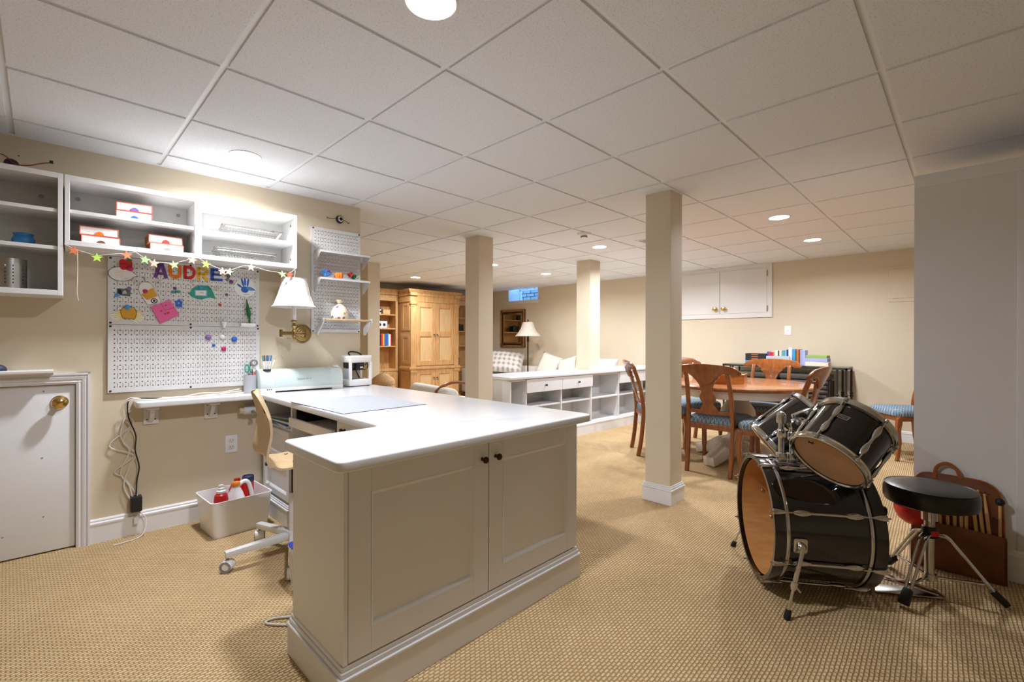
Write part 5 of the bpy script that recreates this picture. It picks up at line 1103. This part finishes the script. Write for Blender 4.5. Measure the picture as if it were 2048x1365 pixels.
def chair_mesh(name, seat_m, wood):
    # origin on the floor under the seat centre, looking to +x
    t = thing(name, 'x', 'chair')
    for s_ in (-1, 1):
        # back post and rear leg as one swept piece
        MB().sweep(smooth_pts([(-.25, s_*.185, 0), (-.222, s_*.188, .16), (-.205, s_*.190, .34), (-.200, s_*.190, .46), (-.215, s_*.188, .60), (-.25, s_*.182, .76), (-.30, s_*.176, .90)], 4), .032, [.040]*9+[.038]*8+[.034]*8, (0, 1, 0)).build('back_post', wood, t, bevel=.006)
        MB().sweep(smooth_pts([(.20, s_*.215, .42), (.215, s_*.218, .28), (.205, s_*.215, .14), (.225, s_*.22, 0)], 4), [.042]*3+[.038]*5+[.030]*5, [.044]*3+[.038]*5+[.030]*5, (0, 1, 0)).build('front_leg', wood, t, bevel=.006)
    MB().prism(fillet([(-.21, -.19), (.22, -.235), (.22, .235), (-.21, .19)], [.02, .05, .05, .02]), .385, .435).build('seat_rail', wood, t, bevel=.005)
    sp = fillet([(-.20, -.20), (.235, -.245), (.235, .245), (-.20, .20)], [.03, .10, .10, .03])
    m_ = MB(); rings = [(1.0, .435), (1.01, .455), (.98, .480), (.88, .497), (.6, .505), (.0, .508)]; vs = []; k = len(sp)
    for sc, z in rings: vs += [(x*sc+.0, y*sc, z) for x, y in sp]
    fs = [(a*k+i, a*k+(i+1) % k, (a+1)*k+(i+1) % k, (a+1)*k+i) for a in range(len(rings)-1) for i in range(k)]
    m_._add(vs, fs).build('seat', seat_m, t, smooth=True, sharp=60)
    # top rail: curved crest with dropped ears
    xs = [-.29+i*.029 for i in range(21)]
    def top(y): return .965-.030*(y/.29)**2-.055*max(0, abs(y)-.24)/.05*.6
    def bot(y):
        a = abs(y)
        if a > .235: return .868+.012*((a-.235)/.055)
        if a > .10: return .845+.032*math.sin((a-.10)/.135*math.pi)*1.0+.02*(a-.10)/.135
        return .845-.10*math.exp(-(a/.075)**4)*.6
    def bx_(y, z): return -.305-.035*(1-(y/.29)**2)+.0-(z-.90)*.32
    vs = []; fs = []
    for y in xs:
        for z in (bot(y), (bot(y)+top(y))/2, top(y)):
            vs.append((bx_(y, z)+.013, y, z)); vs.append((bx_(y, z)-.013, y, z))
    for i in range(20):
        a, b_ = i*6, i*6+6
        for q in ((0, 2), (2, 4)): fs.append((a+q[0], b_+q[0], b_+q[1], a+q[1])); fs.append((a+q[0]+1, a+q[1]+1, b_+q[1]+1, b_+q[0]+1))
        fs.append((a, a+1, b_+1, b_)); fs.append((a+4, b_+4, b_+5, a+5))
    for a in (0, 120): fs += [(a, a+2, a+3, a+1), (a+2, a+4, a+5, a+3)]
    MB()._add(vs, fs).build('crest_rail', wood, t, bevel=.006, bang=40)
    # vase-shaped splat
    prof = [(.085, .545), (.070, .575), (.050, .60), (.046, .615), (.062, .64), (.070, .665), (.062, .69), (.046, .715), (.048, .74), (.060, .78), (.085, .82), (.115, .85)]
    vs = []; fs = []
    for w_, z in prof:
        x = -.215-(z-.55)*.30-.006*math.sin((z-.55)/.3*math.pi)
        for y in (-w_, w_): vs += [(x+.008, y, z), (x-.008, y, z)]
    for i in range(len(prof)-1):
        a, b_ = i*4, i*4+4; fs += [(a, b_, b_+2, a+2), (a+1, a+3, b_+3, b_+1), (a, a+1, b_+1, b_), (a+2, b_+2, b_+3, a+3)]
    e = len(prof)*4-4; fs += [(0, 2, 3, 1), (e, e+1, e+3, e+2)]
    MB()._add(vs, fs).build('splat', wood, t, bevel=.003, bang=60)
    MB().sweep([(-.208, -.185, .540), (-.212, 0, .535), (-.208, .185, .540)], .022, .030, (1, 0, 0)).build('lower_rail', wood, t, bevel=.004)
    return t
ch = chair_mesh('dining_chair', 'seat_fabric', 'chair_wood')
ch2 = chair_mesh('dining_chair', 'seat_fabric', 'chair_wood')
ch3 = chair_mesh('dining_chair', 'seat_fabric', 'chair_wood')
G_ = 'wooden dining chairs with patterned seats'
def place(c, x, y, a, label, copy=True):
    o = copy_tree(c) if copy else c; o.location = (x, y, 0); o.rotation_euler = (0, 0, R(a)); return tag(o, label, 'chair', G_)
place(ch, 4.31, 1.61, 0, 'dining chair with its vase-shaped back toward the tall beige column', False)
place(ch, 4.53, 2.30, -50, 'dining chair half hidden behind the tall beige column beside the low bookcase')
place(ch3, 5.36, 1.55, 180, 'dining chair across the table in front of the glass console', False)
place(ch, 4.29, 1.14, 88, 'dining chair behind the two mounted tom drums')
place(ch, 5.20, 2.24, -126, 'dining chair at the table on the side of the high cupboard')
place(ch2, 6.13, .45, 128, 'dining chair standing by itself against the back wall', False)

# ================================================================ glass console with books and baskets
t = thing('console_table', 'dark iron console table with a glass top against the back wall', 'console', (6.72, 1.70, 0))
B(-.17, .20, -.70, .70, .845, .855).build('glass_top', 'table_glass', t, bevel=.002, seg=1)
MB().box(-.17, .20, -.70, -.68, .825, .845).box(-.17, .20, .68, .70, .825, .845).box(-.17, -.15, -.70, .70, .825, .845).box(.18, .20, -.70, .70, .825, .845).build('top_frame', 'iron', t)
MB().box(-.16, .19, -.68, .68, .16, .172).build('lower_shelf', 'iron', t)
for x in (-.158, .186):
    for y in (-.688, -.60, .60, .688):
        MB().cyl((x, y, 0), (x, y, .83), .012, n=10).build('leg', 'iron', t, smooth=True)
        for z in (.50, .53, .20): MB().ball((x, y, z), .021, 10, .8).build('leg_bead', 'iron', t, smooth=True)
def woven(label, y, w_):
    t = thing('woven_chest', label, 'basket', (6.735, y, .172), 0, 'dark woven chests under the console')
    B(-.15, .15, -w_/2, w_/2, 0, .52).build('body', 'wicker_dark', t, bevel=.02, seg=2); 
    MB().prism(rounded(-.165, .165, -w_/2-.015, w_/2+.015, .03), .52, .585).build('lid', 'wicker_dark', t, bevel=.015, seg=2)
    for r_ in range(9):
        z = .05+r_*.055; n_ = int(w_/.06)
        pts = [(-.155-.010*math.sin(math.pi*(k+(r_ % 2))), -w_/2+w_*k/n_, z) for k in range(n_+1)]
        pts = [(-.153-(.024 if (k+r_) % 2 else 0), -w_/2+w_*k/n_, z) for k in range(n_+1)]
        MB().tube(smooth_pts(pts, 3), .019, 6).build('weave_strand', 'wicker_dark', t, smooth=True)
    for k in range(6): MB().tube([(-.14+.05*k, -w_/2-.016, .02), (-.14+.05*k, -w_/2-.016, .5)], .010, 6).build('upright_cane', 'iron', t)
woven('dark woven lidded chest under the console toward the low bookcase', 1.99, .50); woven('dark woven lidded chest under the console toward the partition', 1.45, .50)
bz_ = .8555
def book_flat(y, z, l_, w_, h_, m_, label):
    o = thing('book', label, 'book', (6.72, y, z), R(random.uniform(-3, 3)), 'books on the glass console'); B(-w_/2, w_/2, -l_/2, l_/2, 0, h_).build('cover', m_, o, bevel=.002, seg=1); B(-w_/2+.004, w_/2+.0006, -l_/2+.004, l_/2+.0006, .004, h_-.004).build('pages', 'paper_white', o); return o
z = bz_
for k, (m_, h_, l_) in enumerate((('c_yellow', .024, .235), ('c_blue_light', .032, .24), ('c_book_black', .030, .25), ('c_book_black', .028, .245), ('c_book_black', .026, .25))):
    o = book_flat(2.01, z, l_, .19, h_, m_, ['yellow book at the bottom of the black stack', 'light blue book second in the black stack', 'black book in the middle of the black stack', 'black book fourth up in the black stack', 'black book on top of the stack'][k]); z += h_+.0005
    if k > 1: B(-.0955, -.0945, -.03, .05, h_*.3, h_*.7).build('spine_print', 'c_book_orange', o)
y = 1.885
for k, (m_, w_, h_) in enumerate((('c_book_blue', .018, .17), ('c_magenta', .026, .165), ('c_red', .024, .165), ('c_coral_red', .018, .165), ('c_cream', .040, .185), ('c_book_black', .012, .185), ('c_book_sand', .030, .185), ('c_book_teal', .034, .19), ('c_sky', .020, .195), ('c_navy', .018, .20), ('paper_white', .040, .225), ('c_blue_light', .036, .205), ('c_green_dark', .012, .19), ('c_book_orange', .022, .20), ('c_brown', .016, .205), ('c_lavender', .018, .20), ('c_lavender', .036, .195))):
    o = thing('book', ['thin dark blue', 'magenta', 'red', 'coral', 'thick cream', 'thin black', 'sand coloured', 'teal', 'pale sky blue', 'navy', 'tall white', 'bright blue', 'thin dark green', 'orange', 'brown', 'thin lavender', 'wide lavender'][k]+' book upright in the row on the glass console', 'book', (6.74, y-w_/2, bz_), 0, 'books on the glass console'); y -= w_+.001
    if m_ == 'c_navy': m_ = 'navy'
    B(-.06, .07, -w_/2, w_/2, 0, h_).build('cover', m_, o, bevel=.002, seg=1); B(-.058, .0712, -w_/2+.002, w_/2-.002, .003, h_+.0006).build('pages', 'paper_white', o)
yr = y
t = thing('leaning_folder', 'grey box file standing in front of the upright books', 'folder', (6.63, 1.745, bz_)); B(0, .035, -.135, .135, 0, .115).build('body', 'grey_light', t, bevel=.003)
z = bz_
for k, (m_, h_) in enumerate((('c_cream', .052), ('c_lavender', .045), ('c_book_green', .034))):
    book_flat(yr-.125, z, .24-.01*k, .18, h_, m_, ['cream thick book at the bottom of the short stack', 'grey blue book in the middle of the short stack', 'green book on top of the short stack'][k]); z += h_+.0005

# ================================================================ drum kit
def basis(a):
    a = Vector(a).normalized(); e2 = (Vector((0, 0, 1))-a*a.z).normalized(); e1 = e2.cross(a)
    if e1.dot(Vector((-.8, -.5, 0))) < 0: e1 = -e1
    return a, e1, e2
def teardrop(c, d, n_, l_, r_):
    """chrome lug casing: elongated along d, standing off along n_"""
    mb = MB(); q = Matrix.Identity(4); s_ = d.cross(n_)
    for i in range(3): q[i][0], q[i][1], q[i][2], q[i][3] = s_[i], n_[i], d[i], c[i]
    mb.T = q @ Matrix.Diagonal((1, .75, 1, 1))
    mb.lathe([(0, -l_*.5), (r_*.45, -l_*.46), (r_*.95, -l_*.2), (r_, .0), (r_*.8, l_*.25), (r_*.4, l_*.48), (0, l_*.5)], 14); return mb
BO = Vector((2.55, .57, 0))
t = thing('bass_drum', 'large glossy black bass drum lying on its spur legs with an open front', 'drum', BO)
c0 = Vector((2.44, .745, .315))-BO; ba, be1, be2 = basis((.556, -.831, 0)); BL = .43
def ring(name, prof, m, par, n=72, c=None, a=None): return MB().lathe(prof, n, c, a, cap=False).build(name, m, par, smooth=True)
for s_ in (0, BL-.045):
    h_ = ring('hoop', [(.268, s_), (.285, s_), (.2855, s_+.003), (.2855, s_+.042), (.285, s_+.045), (.268, s_+.045), (.268, s_)], 'drum_black', t, 72, c0, ba)
for s_ in (.047, BL-.062): ring('steel_ring', [(.268, s_), (.279, s_), (.281, s_+.004), (.281, s_+.011), (.279, s_+.015), (.268, s_+.015)], 'chrome', t, 72, c0, ba)
ring('shell', [(.272, .05), (.272, BL-.05)], 'drum_black', t, 72, c0, ba); ring('shell_inside', [(.264, .02), (.264, BL-.05)], 'drum_inside', t, 72, c0, ba)
MB().lathe([(0, BL-.04), (.266, BL-.04), (.266, BL-.045)], 64, c0, ba).build('batter_head', 'drum_head', t, smooth=True)
def on_shell(phi, s_, r_): 
    n_ = be1*math.cos(R(phi))+be2*math.sin(R(phi)); return c0+ba*s_+n_*r_, n_
for phi in (112.5, 67.5, 22.5, -22.5, -67.5, 157.5, 202.5, 247.5):
    lug = None
    for s_, sg in ((.115, 1), (BL-.115, -1)):
        p_, n_ = on_shell(phi, s_, .281); o_ = teardrop(p_, ba*sg, n_, .075, .014).build('lug', 'chrome', t, smooth=True)
        q_, _ = on_shell(phi, s_-sg*.10, .290); p2, _ = on_shell(phi, s_-sg*.03, .290); MB().cyl(p2, q_, .0032, n=8).build('rod', 'chrome', o_, smooth=True)
        k0, _ = on_shell(phi, s_-sg*.118, .289); k1, _ = on_shell(phi, s_-sg*.066, .290); MB().sweep([k0, k0.lerp(k1, .6), k1], [.026, .020, .010], [.014, .013, .008], n_.cross(ba)).build('claw', 'chrome', o_, bevel=.003)
        MB().cyl(k0-ba*sg*.012, k0, .004, n=8).build('rod_end', 'chrome', o_)
    a_, n_ = on_shell(phi, .14, .284); b_, _ = on_shell(phi, BL-.14, .284); MB().cyl(a_, b_, .0055, n=10).build('lug_tube', 'chrome', t, smooth=True)
for phi, s_ in ((200, .16), (196, .23), (208, .20), (188, .20), (170, .12)):
    p_, n_ = on_shell(phi, s_, .263); MB().lathe([(.008, 0), (.008, .004), (.004, .008), (0, .009)], 12, p_, -n_).build('inside_screw', 'steel_brushed', t, smooth=True)
# spurs
for sg in (1, -1):
    ph = -5 if sg > 0 else 185
    p_, n_ = on_shell(ph, .10, .274); sp = MB(); q = Matrix.Identity(4); sd = n_.cross(Vector((0, 0, 1))).normalized(); up_ = sd.cross(n_)
    for i in range(3): q[i][0], q[i][1], q[i][2], q[i][3] = sd[i], n_[i], up_[i], p_[i]
    sp.T = q; sp.prism(rounded(-.028, .028, -.032, .032, .010), -.008, .010, 'xz'); br_ = sp.build('spur_bracket', 'chrome', t, bevel=.004)
    MB().lathe([(.02, 0), (.018, .015), (.012, .022), (0, .024)], 18, p_+n_*.008, n_).build('spur_knuckle', 'chrome', br_, smooth=True)
    foot = Vector((2.18, .538, .005))-BO if sg > 0 else p_+n_*.10-ba*.10+Vector((0, 0, .005-p_.z)); top_ = p_+n_*.03; md = top_.lerp(foot, .52)
    MB().tube([top_, md], .009, 10).build('spur_tube', 'chrome', t, smooth=True); MB().tube([md, foot], .0055, 10).build('spur_rod', 'chrome', t, smooth=True)
    dr_ = (foot-md).normalized(); MB().lathe([(.013, 0), (.014, .02), (.010, .03), (.010, .034)], 14, md-dr_*.012, dr_).build('spur_clamp', 'chrome', t, smooth=True); MB().tube([md, md+Vector((.012, -.02, -.03))], .004, 6).build('wing_screw', 'chrome', t)
    MB().lathe([(0, 0), (.012, .002), (.014, .012), (.011, .040), (0, .042)], 14, foot-dr_*-.0+Vector((0, 0, -.005)), -dr_).build('rubber_foot', 'black_rubber', t, smooth=True)
MB().prism(rounded(-.05, .05, -.03, .03, .012), .0, .006).build('mount_plate', 'chrome', t, bevel=.002).matrix_local = Matrix.Translation(c0+ba*.13+be1*.045+Vector((0, 0, .264))) @ Matrix.Rotation(math.atan2(ba.y, ba.x), 4, 'Z')
MB().prism(rounded(-.03, .03, -.02, .02, .006), .0, .004).build('badge', 'steel_brushed', t, bevel=.001).matrix_local = Matrix.Translation(c0+ba*.03+Vector((0, 0, .286))) @ Matrix.Rotation(math.atan2(ba.y, ba.x), 4, 'Z')

def tom(label, c, a, R_, L_, phi0, logo):
    c = Vector(c); o_ = Vector((c.x, c.y, c.z)); t = thing('tom_drum', label, 'drum', o_, 0, 'glossy black tom drums mounted on the bass drum')
    a, e1, e2 = basis(a); z0 = Vector((0, 0, 0)); r_ = R_-.014
    ring('shell', [(r_, .018), (r_, L_-.018)], 'drum_black', t, 60, z0, a)
    ring('shell_inside', [(r_-.006, .018), (r_-.006, L_-.018)], 'drum_inside', t, 60, z0, a)
    for s_, d in ((0, 1), (L_, -1)):
        ring('hoop', [(R_-.016, s_+d*.006), (R_-.012, s_), (R_-.003, s_), (R_, s_+d*.002), (R_-.004, s_+d*.006), (R_-.006, s_+d*.020), (R_-.001, s_+d*.024), (R_-.001, s_+d*.027), (R_-.012, s_+d*.030)], 'chrome', t, 64, z0, a)
        MB().lathe([(0, s_+d*.010), (r_-.004, s_+d*.010), (r_, s_+d*.016)], 56, z0, a).build('drum_head', 'drum_head', t, smooth=True)
    for k in range(6):
        ph = R(phi0+60*k); n_ = e1*math.cos(ph)+e2*math.sin(ph)
        lg_ = MB().cyl(a*.085+n_*(R_-.004), a*(L_-.085)+n_*(R_-.004), .0055, n=10).build('lug_tube', 'chrome', t, smooth=True)
        for s_, d in ((.075, 1), (L_-.075, -1)):
            teardrop(a*s_+n_*(R_-.006), a*d, n_, .07, .0135).build('lug', 'chrome', lg_, smooth=True); MB().cyl(a*(s_-d*.03)+n_*(R_+.002), a*(s_-d*.07)+n_*(R_+.002), .003, n=8).build('rod', 'chrome', lg_)
            p_ = a*(s_-d*.058)+n_*(R_+.0005); MB().lathe([(.007, 0), (.008, .010), (.005, .014)], 10, p_, -a*d).build('rod_ear', 'chrome', lg_, smooth=True)
    if logo:
        n_ = e1*math.cos(R(logo))+e2*math.sin(R(logo)); s_ = a.cross(n_); q = Matrix.Identity(4)
        for i in range(3): q[i][0], q[i][1], q[i][2], q[i][3] = -s_[i] if False else s_[i], a[i], n_[i], (a*(L_*.62)+n_*(r_+.0005))[i]
        b_ = MB().prism([(-.022, -.010), (.018, -.010), (.022, .010), (-.018, .010)], 0, .0025).build('badge', 'steel_brushed', t); b_.matrix_local = q
        b2_ = MB().prism([(-.018, -.0075), (.015, -.0075), (.018, .0075), (-.015, .0075)], .0026, .003).build('badge_face', 'black_plastic', b_)
        tm = text_mesh('lettering', 'Pearl', .013, .0002, 'chrome', b_, (0, -.004, .0034), (0, 0, 0))
    return t, a, e1, e2
TC2 = (2.315, .425, .651); TA2 = Vector((.674, -.347, .652)); TC1 = (2.940, .793, .525); TA1 = Vector((.369, -.675, .639))
t2, a2, p1, p2_ = tom('larger black tom tilted with its tan lower head showing', TC2, TA2, .1548, .24, 20, 68)
MB().prism([(-.016, .0), (-.010, .012), (-.004, .006), (.006, .007), (.012, .014), (.010, .002), (.002, -.004)], 0, .0008).build('head_mark', 'ink', t2).matrix_local = Matrix.Translation(a2*.0085+p2_*.098-p1*.02) @ Matrix([[p1.x, p2_.x, a2.x, 0], [p1.y, p2_.y, a2.y, 0], [p1.z, p2_.z, a2.z, 0], [0, 0, 0, 1]])
t1, a1, q1, q2_ = tom('smaller black tom tilted away behind the double stand', TC1, TA1, .192, .313, 100, None)
# double tom stand
t = thing('tom_mount', 'chrome double post tom holder rising from the bass drum', 'drum mount', (2.475, .612, .583))
MB().box(-.05, .05, -.03, .03, .0, .012).box(-.042, -.004, -.02, .02, .012, .05).box(.004, .042, -.02, .02, .012, .05).build('base', 'chrome', t, bevel=.004).rotation_euler = (0, 0, R(-56))
d_ = Vector((.556, -.831, 0))
for k, (sg, zt) in enumerate(((-1, .20), (1, .19))):
    b_ = d_*sg*.024; MB().cyl(b_+Vector((0, 0, .012)), b_+Vector((0, 0, zt)), .0125, n=16).build('post', 'chrome', t, smooth=True)
    MB().lathe([(.017, 0), (.019, .005), (.019, .035), (.016, .04)], 18, b_+Vector((0, 0, zt-.08))).build('collar', 'chrome', t, smooth=True); MB().tube([b_+Vector((0, 0, zt-.06)), b_+Vector((-.035, -.02, zt-.06))], .005, 8).box(*[v for v in (b_.x-.045, b_.x-.033, b_.y-.03, b_.y-.018, zt-.068, zt-.052)]).build('wing_nut', 'chrome', t, smooth=True)
MB().lathe([(.019, 0), (.021, .008), (.021, .04), (.012, .052), (0, .055)], 20, -d_*.024+Vector((0, 0, .19))).build('post_cap', 'chrome', t, smooth=True)
cl = MB().lathe([(.030, 0), (.030, .018), (.026, .022), (.024, .020), (0, .020)], 24, d_*.024+Vector((-.03, -.02, .19)), (-.8, -.6, 0)).build('clamp_disc', 'chrome', t, smooth=True)
text_mesh('lettering', 'Pearl', .016, .0003, 'black_plastic', cl, d_*.024+Vector((-.0465, -.0325, .186)), (R(90), 0, R(-53)))
tc = lambda v: Vector(v)-Vector((2.475, .612, .583))
j2 = tc(Vector(TC2)+a2*.14-a2.cross(Vector((0, 0, 1))).normalized()*0+(p1*.3+p2_*0)*.0); 
n1 = -(Vector(TC2)+a2*.12-Vector((2.45, .58, .80))).normalized(); e_ = tc(Vector(TC2)+a2*.12+n1*.158)
MB().tube(smooth_pts([d_*.024+Vector((0, 0, .19)), d_*.04+Vector((.01, -.02, .21)), e_]), .010, 10).build('tom_arm', 'chrome', t, smooth=True); MB().ball(e_, .022, 12).build('arm_socket', 'chrome', t, smooth=True)
n2 = -(Vector(TC1)+a1*.14-Vector((2.45, .60, .78))).normalized(); e2_ = tc(Vector(TC1)+a1*.14+n2*.182)
MB().tube([-d_*.024+Vector((0, 0, .20)), e2_], .010, 10).build('tom_arm', 'chrome', t, smooth=True)
MB().box(-.03, .03, -.02, .02, -.018, .018).build('tom_bracket', 'chrome', t, bevel=.005).matrix_local = Matrix.Translation((-d_*.024+Vector((0, 0, .21))).lerp(e2_, .6)) @ Matrix.Rotation(R(40), 4, 'Z') @ Matrix.Rotation(R(25), 4, 'Y')
MB().box(-.04, .05, -.014, .014, -.012, .012).build('tom_bracket', 'chrome', t, bevel=.004).matrix_local = Matrix.Translation(d_*.05+Vector((.0, -.01, .235))) @ Matrix.Rotation(R(-40), 4, 'Z') @ Matrix.Rotation(R(-20), 4, 'Y')

# kick pedal
pe = c0+BO+ba*BL
t = thing('bass_pedal', 'chrome kick pedal with a black beater clamped behind the bass drum', 'drum pedal', (pe.x, pe.y, 0), math.atan2(ba.y, ba.x))
MB().prism([(.06, -.035), (.34, -.045), (.36, -.03), (.36, .03), (.34, .045), (.06, .035)], .006, .012).build('base_plate', 'steel_brushed', t, bevel=.002); MB().sweep([(.10, 0, .075), (.22, 0, .045), (.33, 0, .018)], .075, .008, (0, 1, 0)).build('footboard', 'chrome', t, bevel=.002)
for y in (-.05, .05): MB().cyl((.06, y, .0), (.06, y, .21), .009, n=10).build('upright', 'chrome', t, smooth=True)
MB().cyl((.06, -.06, .20), (.06, .06, .20), .008, n=10).build('axle', 'chrome', t, smooth=True); MB().tube([(.06, 0, .20), (.105, 0, .37)], .004, 8).build('beater_shaft', 'chrome', t, smooth=True)
MB().cyl((.075, 0, .378), (.135, 0, .368), .024, n=16).build('beater', 'black_rubber', t, bevel=.004, smooth=True); B(-.03, .06, -.03, .03, .0, .022).build('hoop_clamp', 'steel_brushed', t, bevel=.003)

# throne
t = thing('drum_throne', 'round black padded drum stool on a chrome tripod', 'stool', (2.887, .127, 0))
MB().lathe([(0, .408), (.150, .408), (.165, .414), (.171, .430), (.171, .470), (.163, .488), (.145, .494), (.09, .498), (0, .499)], 56).build('seat', 'black_vinyl', t, smooth=True); MB().tube([(.164*math.cos(R(a)), .164*math.sin(R(a)), .488) for a in range(0, 360, 8)], .003, 6, True).build('piping', 'black_vinyl', t, smooth=True)
MB().lathe([(.10, .398), (.10, .403), (0, .403)], 24).build('seat_plate', 'steel_brushed', t); MB().cyl((0, 0, .335), (0, 0, .400), .030, n=24).build('seat_clamp', 'chrome', t, smooth=True)
MB().tube([(-.03, -.01, .365), (-.065, -.01, .362)], .005, 8).tube([(-.065, -.01, .39), (-.068, -.01, .335)], .0045, 8).build('wing_nut', 'chrome', t, smooth=True)
MB().cyl((0, 0, .30), (0, 0, .34), .020, n=20).build('inner_post', 'steel_brushed', t, smooth=True); MB().cyl((0, 0, .255), (0, 0, .305), .029, n=22).build('height_collar', 'black_plastic', t, bevel=.003, smooth=True)
MB().prism(rounded(-.017, .017, .268, .292, .003), -.0305, -.027, 'xz').build('maker_plate', 'red_plastic', t).rotation_euler = (0, 0, R(-48))
MB().cyl((0, 0, .055), (0, 0, .26), .019, n=20).build('post', 'chrome', t, smooth=True); MB().cyl((0, 0, .062), (0, 0, .088), .026, n=20).build('lower_collar', 'chrome', t, smooth=True)
for (fx, fy) in ((2.641, .201), (2.947, -.123), (3.07, .30)):
    v = Vector((fx-2.887, fy-.127, 0)); L_ = v.length; u = v/L_; sd = Vector((-u.y, u.x, 0)); L_ = min(L_, .262)
    for s_ in (-.012, .012):
        MB().tube(smooth_pts([sd*s_+u*.028+Vector((0, 0, .272)), sd*s_+u*.065+Vector((0, 0, .262)), sd*s_+u*.10+Vector((0, 0, .218)), sd*s_*.8+u*(L_-.03)+Vector((0, 0, .045))]), .0062, 8).build('leg', 'chrome', t, smooth=True)
    MB().sweep([u*.026+Vector((0, 0, .074)), u*(L_*.72)+Vector((0, 0, .086))], .016, .006, sd).build('strut', 'chrome', t, bevel=.002)
    MB().sweep([u*(L_-.05)+Vector((0, 0, .066)), u*(L_+.0)+Vector((0, 0, .014))], [.032, .042], [.030, .026], sd).build('rubber_foot', 'black_rubber', t, bevel=.006)

# stick bag leaning on the partition
t = thing('stick_bag', 'brown leather drumstick bag leaning against the white partition', 'bag', (3.232, .04, 0), 0, rot=(0, R(5.5), 0))
op = fillet([(-.172, 0), (.172, 0), (.165, .475), (-.158, .470)], [.02, .02, .07, .10], 7)
MB().prism(op, .010, .020, 'yz').build('back_sheet', 'leather', t, bevel=.003); MB().prism(fillet([(-.174, 0), (.174, 0), (.172, .222), (.0, .230), (-.174, .216)], [.02, .02, .01, .0, .01]), -.034, -.026, 'yz').build('pocket', 'leather', t, bevel=.003)
MB().box(-.034, .012, -.173, -.165, .0, .216).box(-.034, .012, .165, .173, .0, .216).box(-.034, .012, -.172, .172, 0, .008).build('gusset', 'leather', t)
MB().tube([(.010, y, z) for y, z in op], .0035, 6, True).build('edge_binding', 'leather_light', t, smooth=True); MB().tube([(-.030, y, .218+.008*math.cos(y*9)) for y in [-.168+.024*k for k in range(15)]], .003, 6).build('pocket_binding', 'leather', t, smooth=True)
MB().sweep(smooth_pts([(.014, .085, .445), (.008, .080, .50), (.004, .055, .528), (.004, .028, .530), (.008, .0, .505), (.014, -.012, .46)]), .012, .016, (1, 0, 0)).build('handle', 'leather_light', t, bevel=.0015)
for y, z in ((-.10, .415), (-.13, .30), (-.112, .408)): MB().cyl((.010, y, z), (.0085, y, z), .004, n=8).build('rivet', 'iron', t)
for k, (y, tl_, h_) in enumerate(((.050, 3, .40), (.026, 2, .40), (.004, 1, .40), (-.016, 0, .405), (-.034, 0, .40), (-.088, 5, .40), (-.110, 5, .415), (-.132, 5, .40))):
    p = thing('drumstick', 'pale wooden drumstick '+['right next to the red shaker', 'second along from the red shaker', 'upright in the middle of the pocket', 'upright beside the crowded middle pair', 'just before the gap in the bag pocket', 'tilted first after the gap in the bag pocket', 'tallest and most tilted beside the mallet', 'at the outer edge of the pocket beside the mallet'][k], 'drumstick', (3.225, .04+y, .014), 0, 'drumsticks in the leather bag', rot=(R(-tl_), R(5.5), 0))
    MB().lathe([(0, 0), (.0072, .004), (.0075, .05), (.0075, h_*.75), (.0045, h_*.97), (.006, h_*.99), (0, h_)], 10).build('stick', 'drumstick', p, smooth=True)
p = thing('mallet', 'mallet with a dark felt head in the leather bag pocket', 'mallet', (3.216, -.110, .014), 0, rot=(R(0), R(5.5), 0)); MB().cyl((0, 0, 0), (0, 0, .36), .006, n=10).build('stick', 'drumstick', p, smooth=True); MB().ball((0, 0, .372), .018, 12).build('head', 'black_rubber', p, smooth=True)
t = thing('red_shaker', 'round red plastic shaker tucked in the leather bag behind the stool', 'shaker', (3.165, .205, .292))
MB().lathe([(0, -.075), (.03, -.070), (.060, -.045), (.075, -.01), (.078, .01), (.07, .03), (0, .035)], 28).build('body', 'red_plastic', t, smooth=True); MB().lathe([(.074, .022), (.080, .024), (.080, .034), (.074, .036)], 28, cap=False).build('rim', 'black_plastic', t)
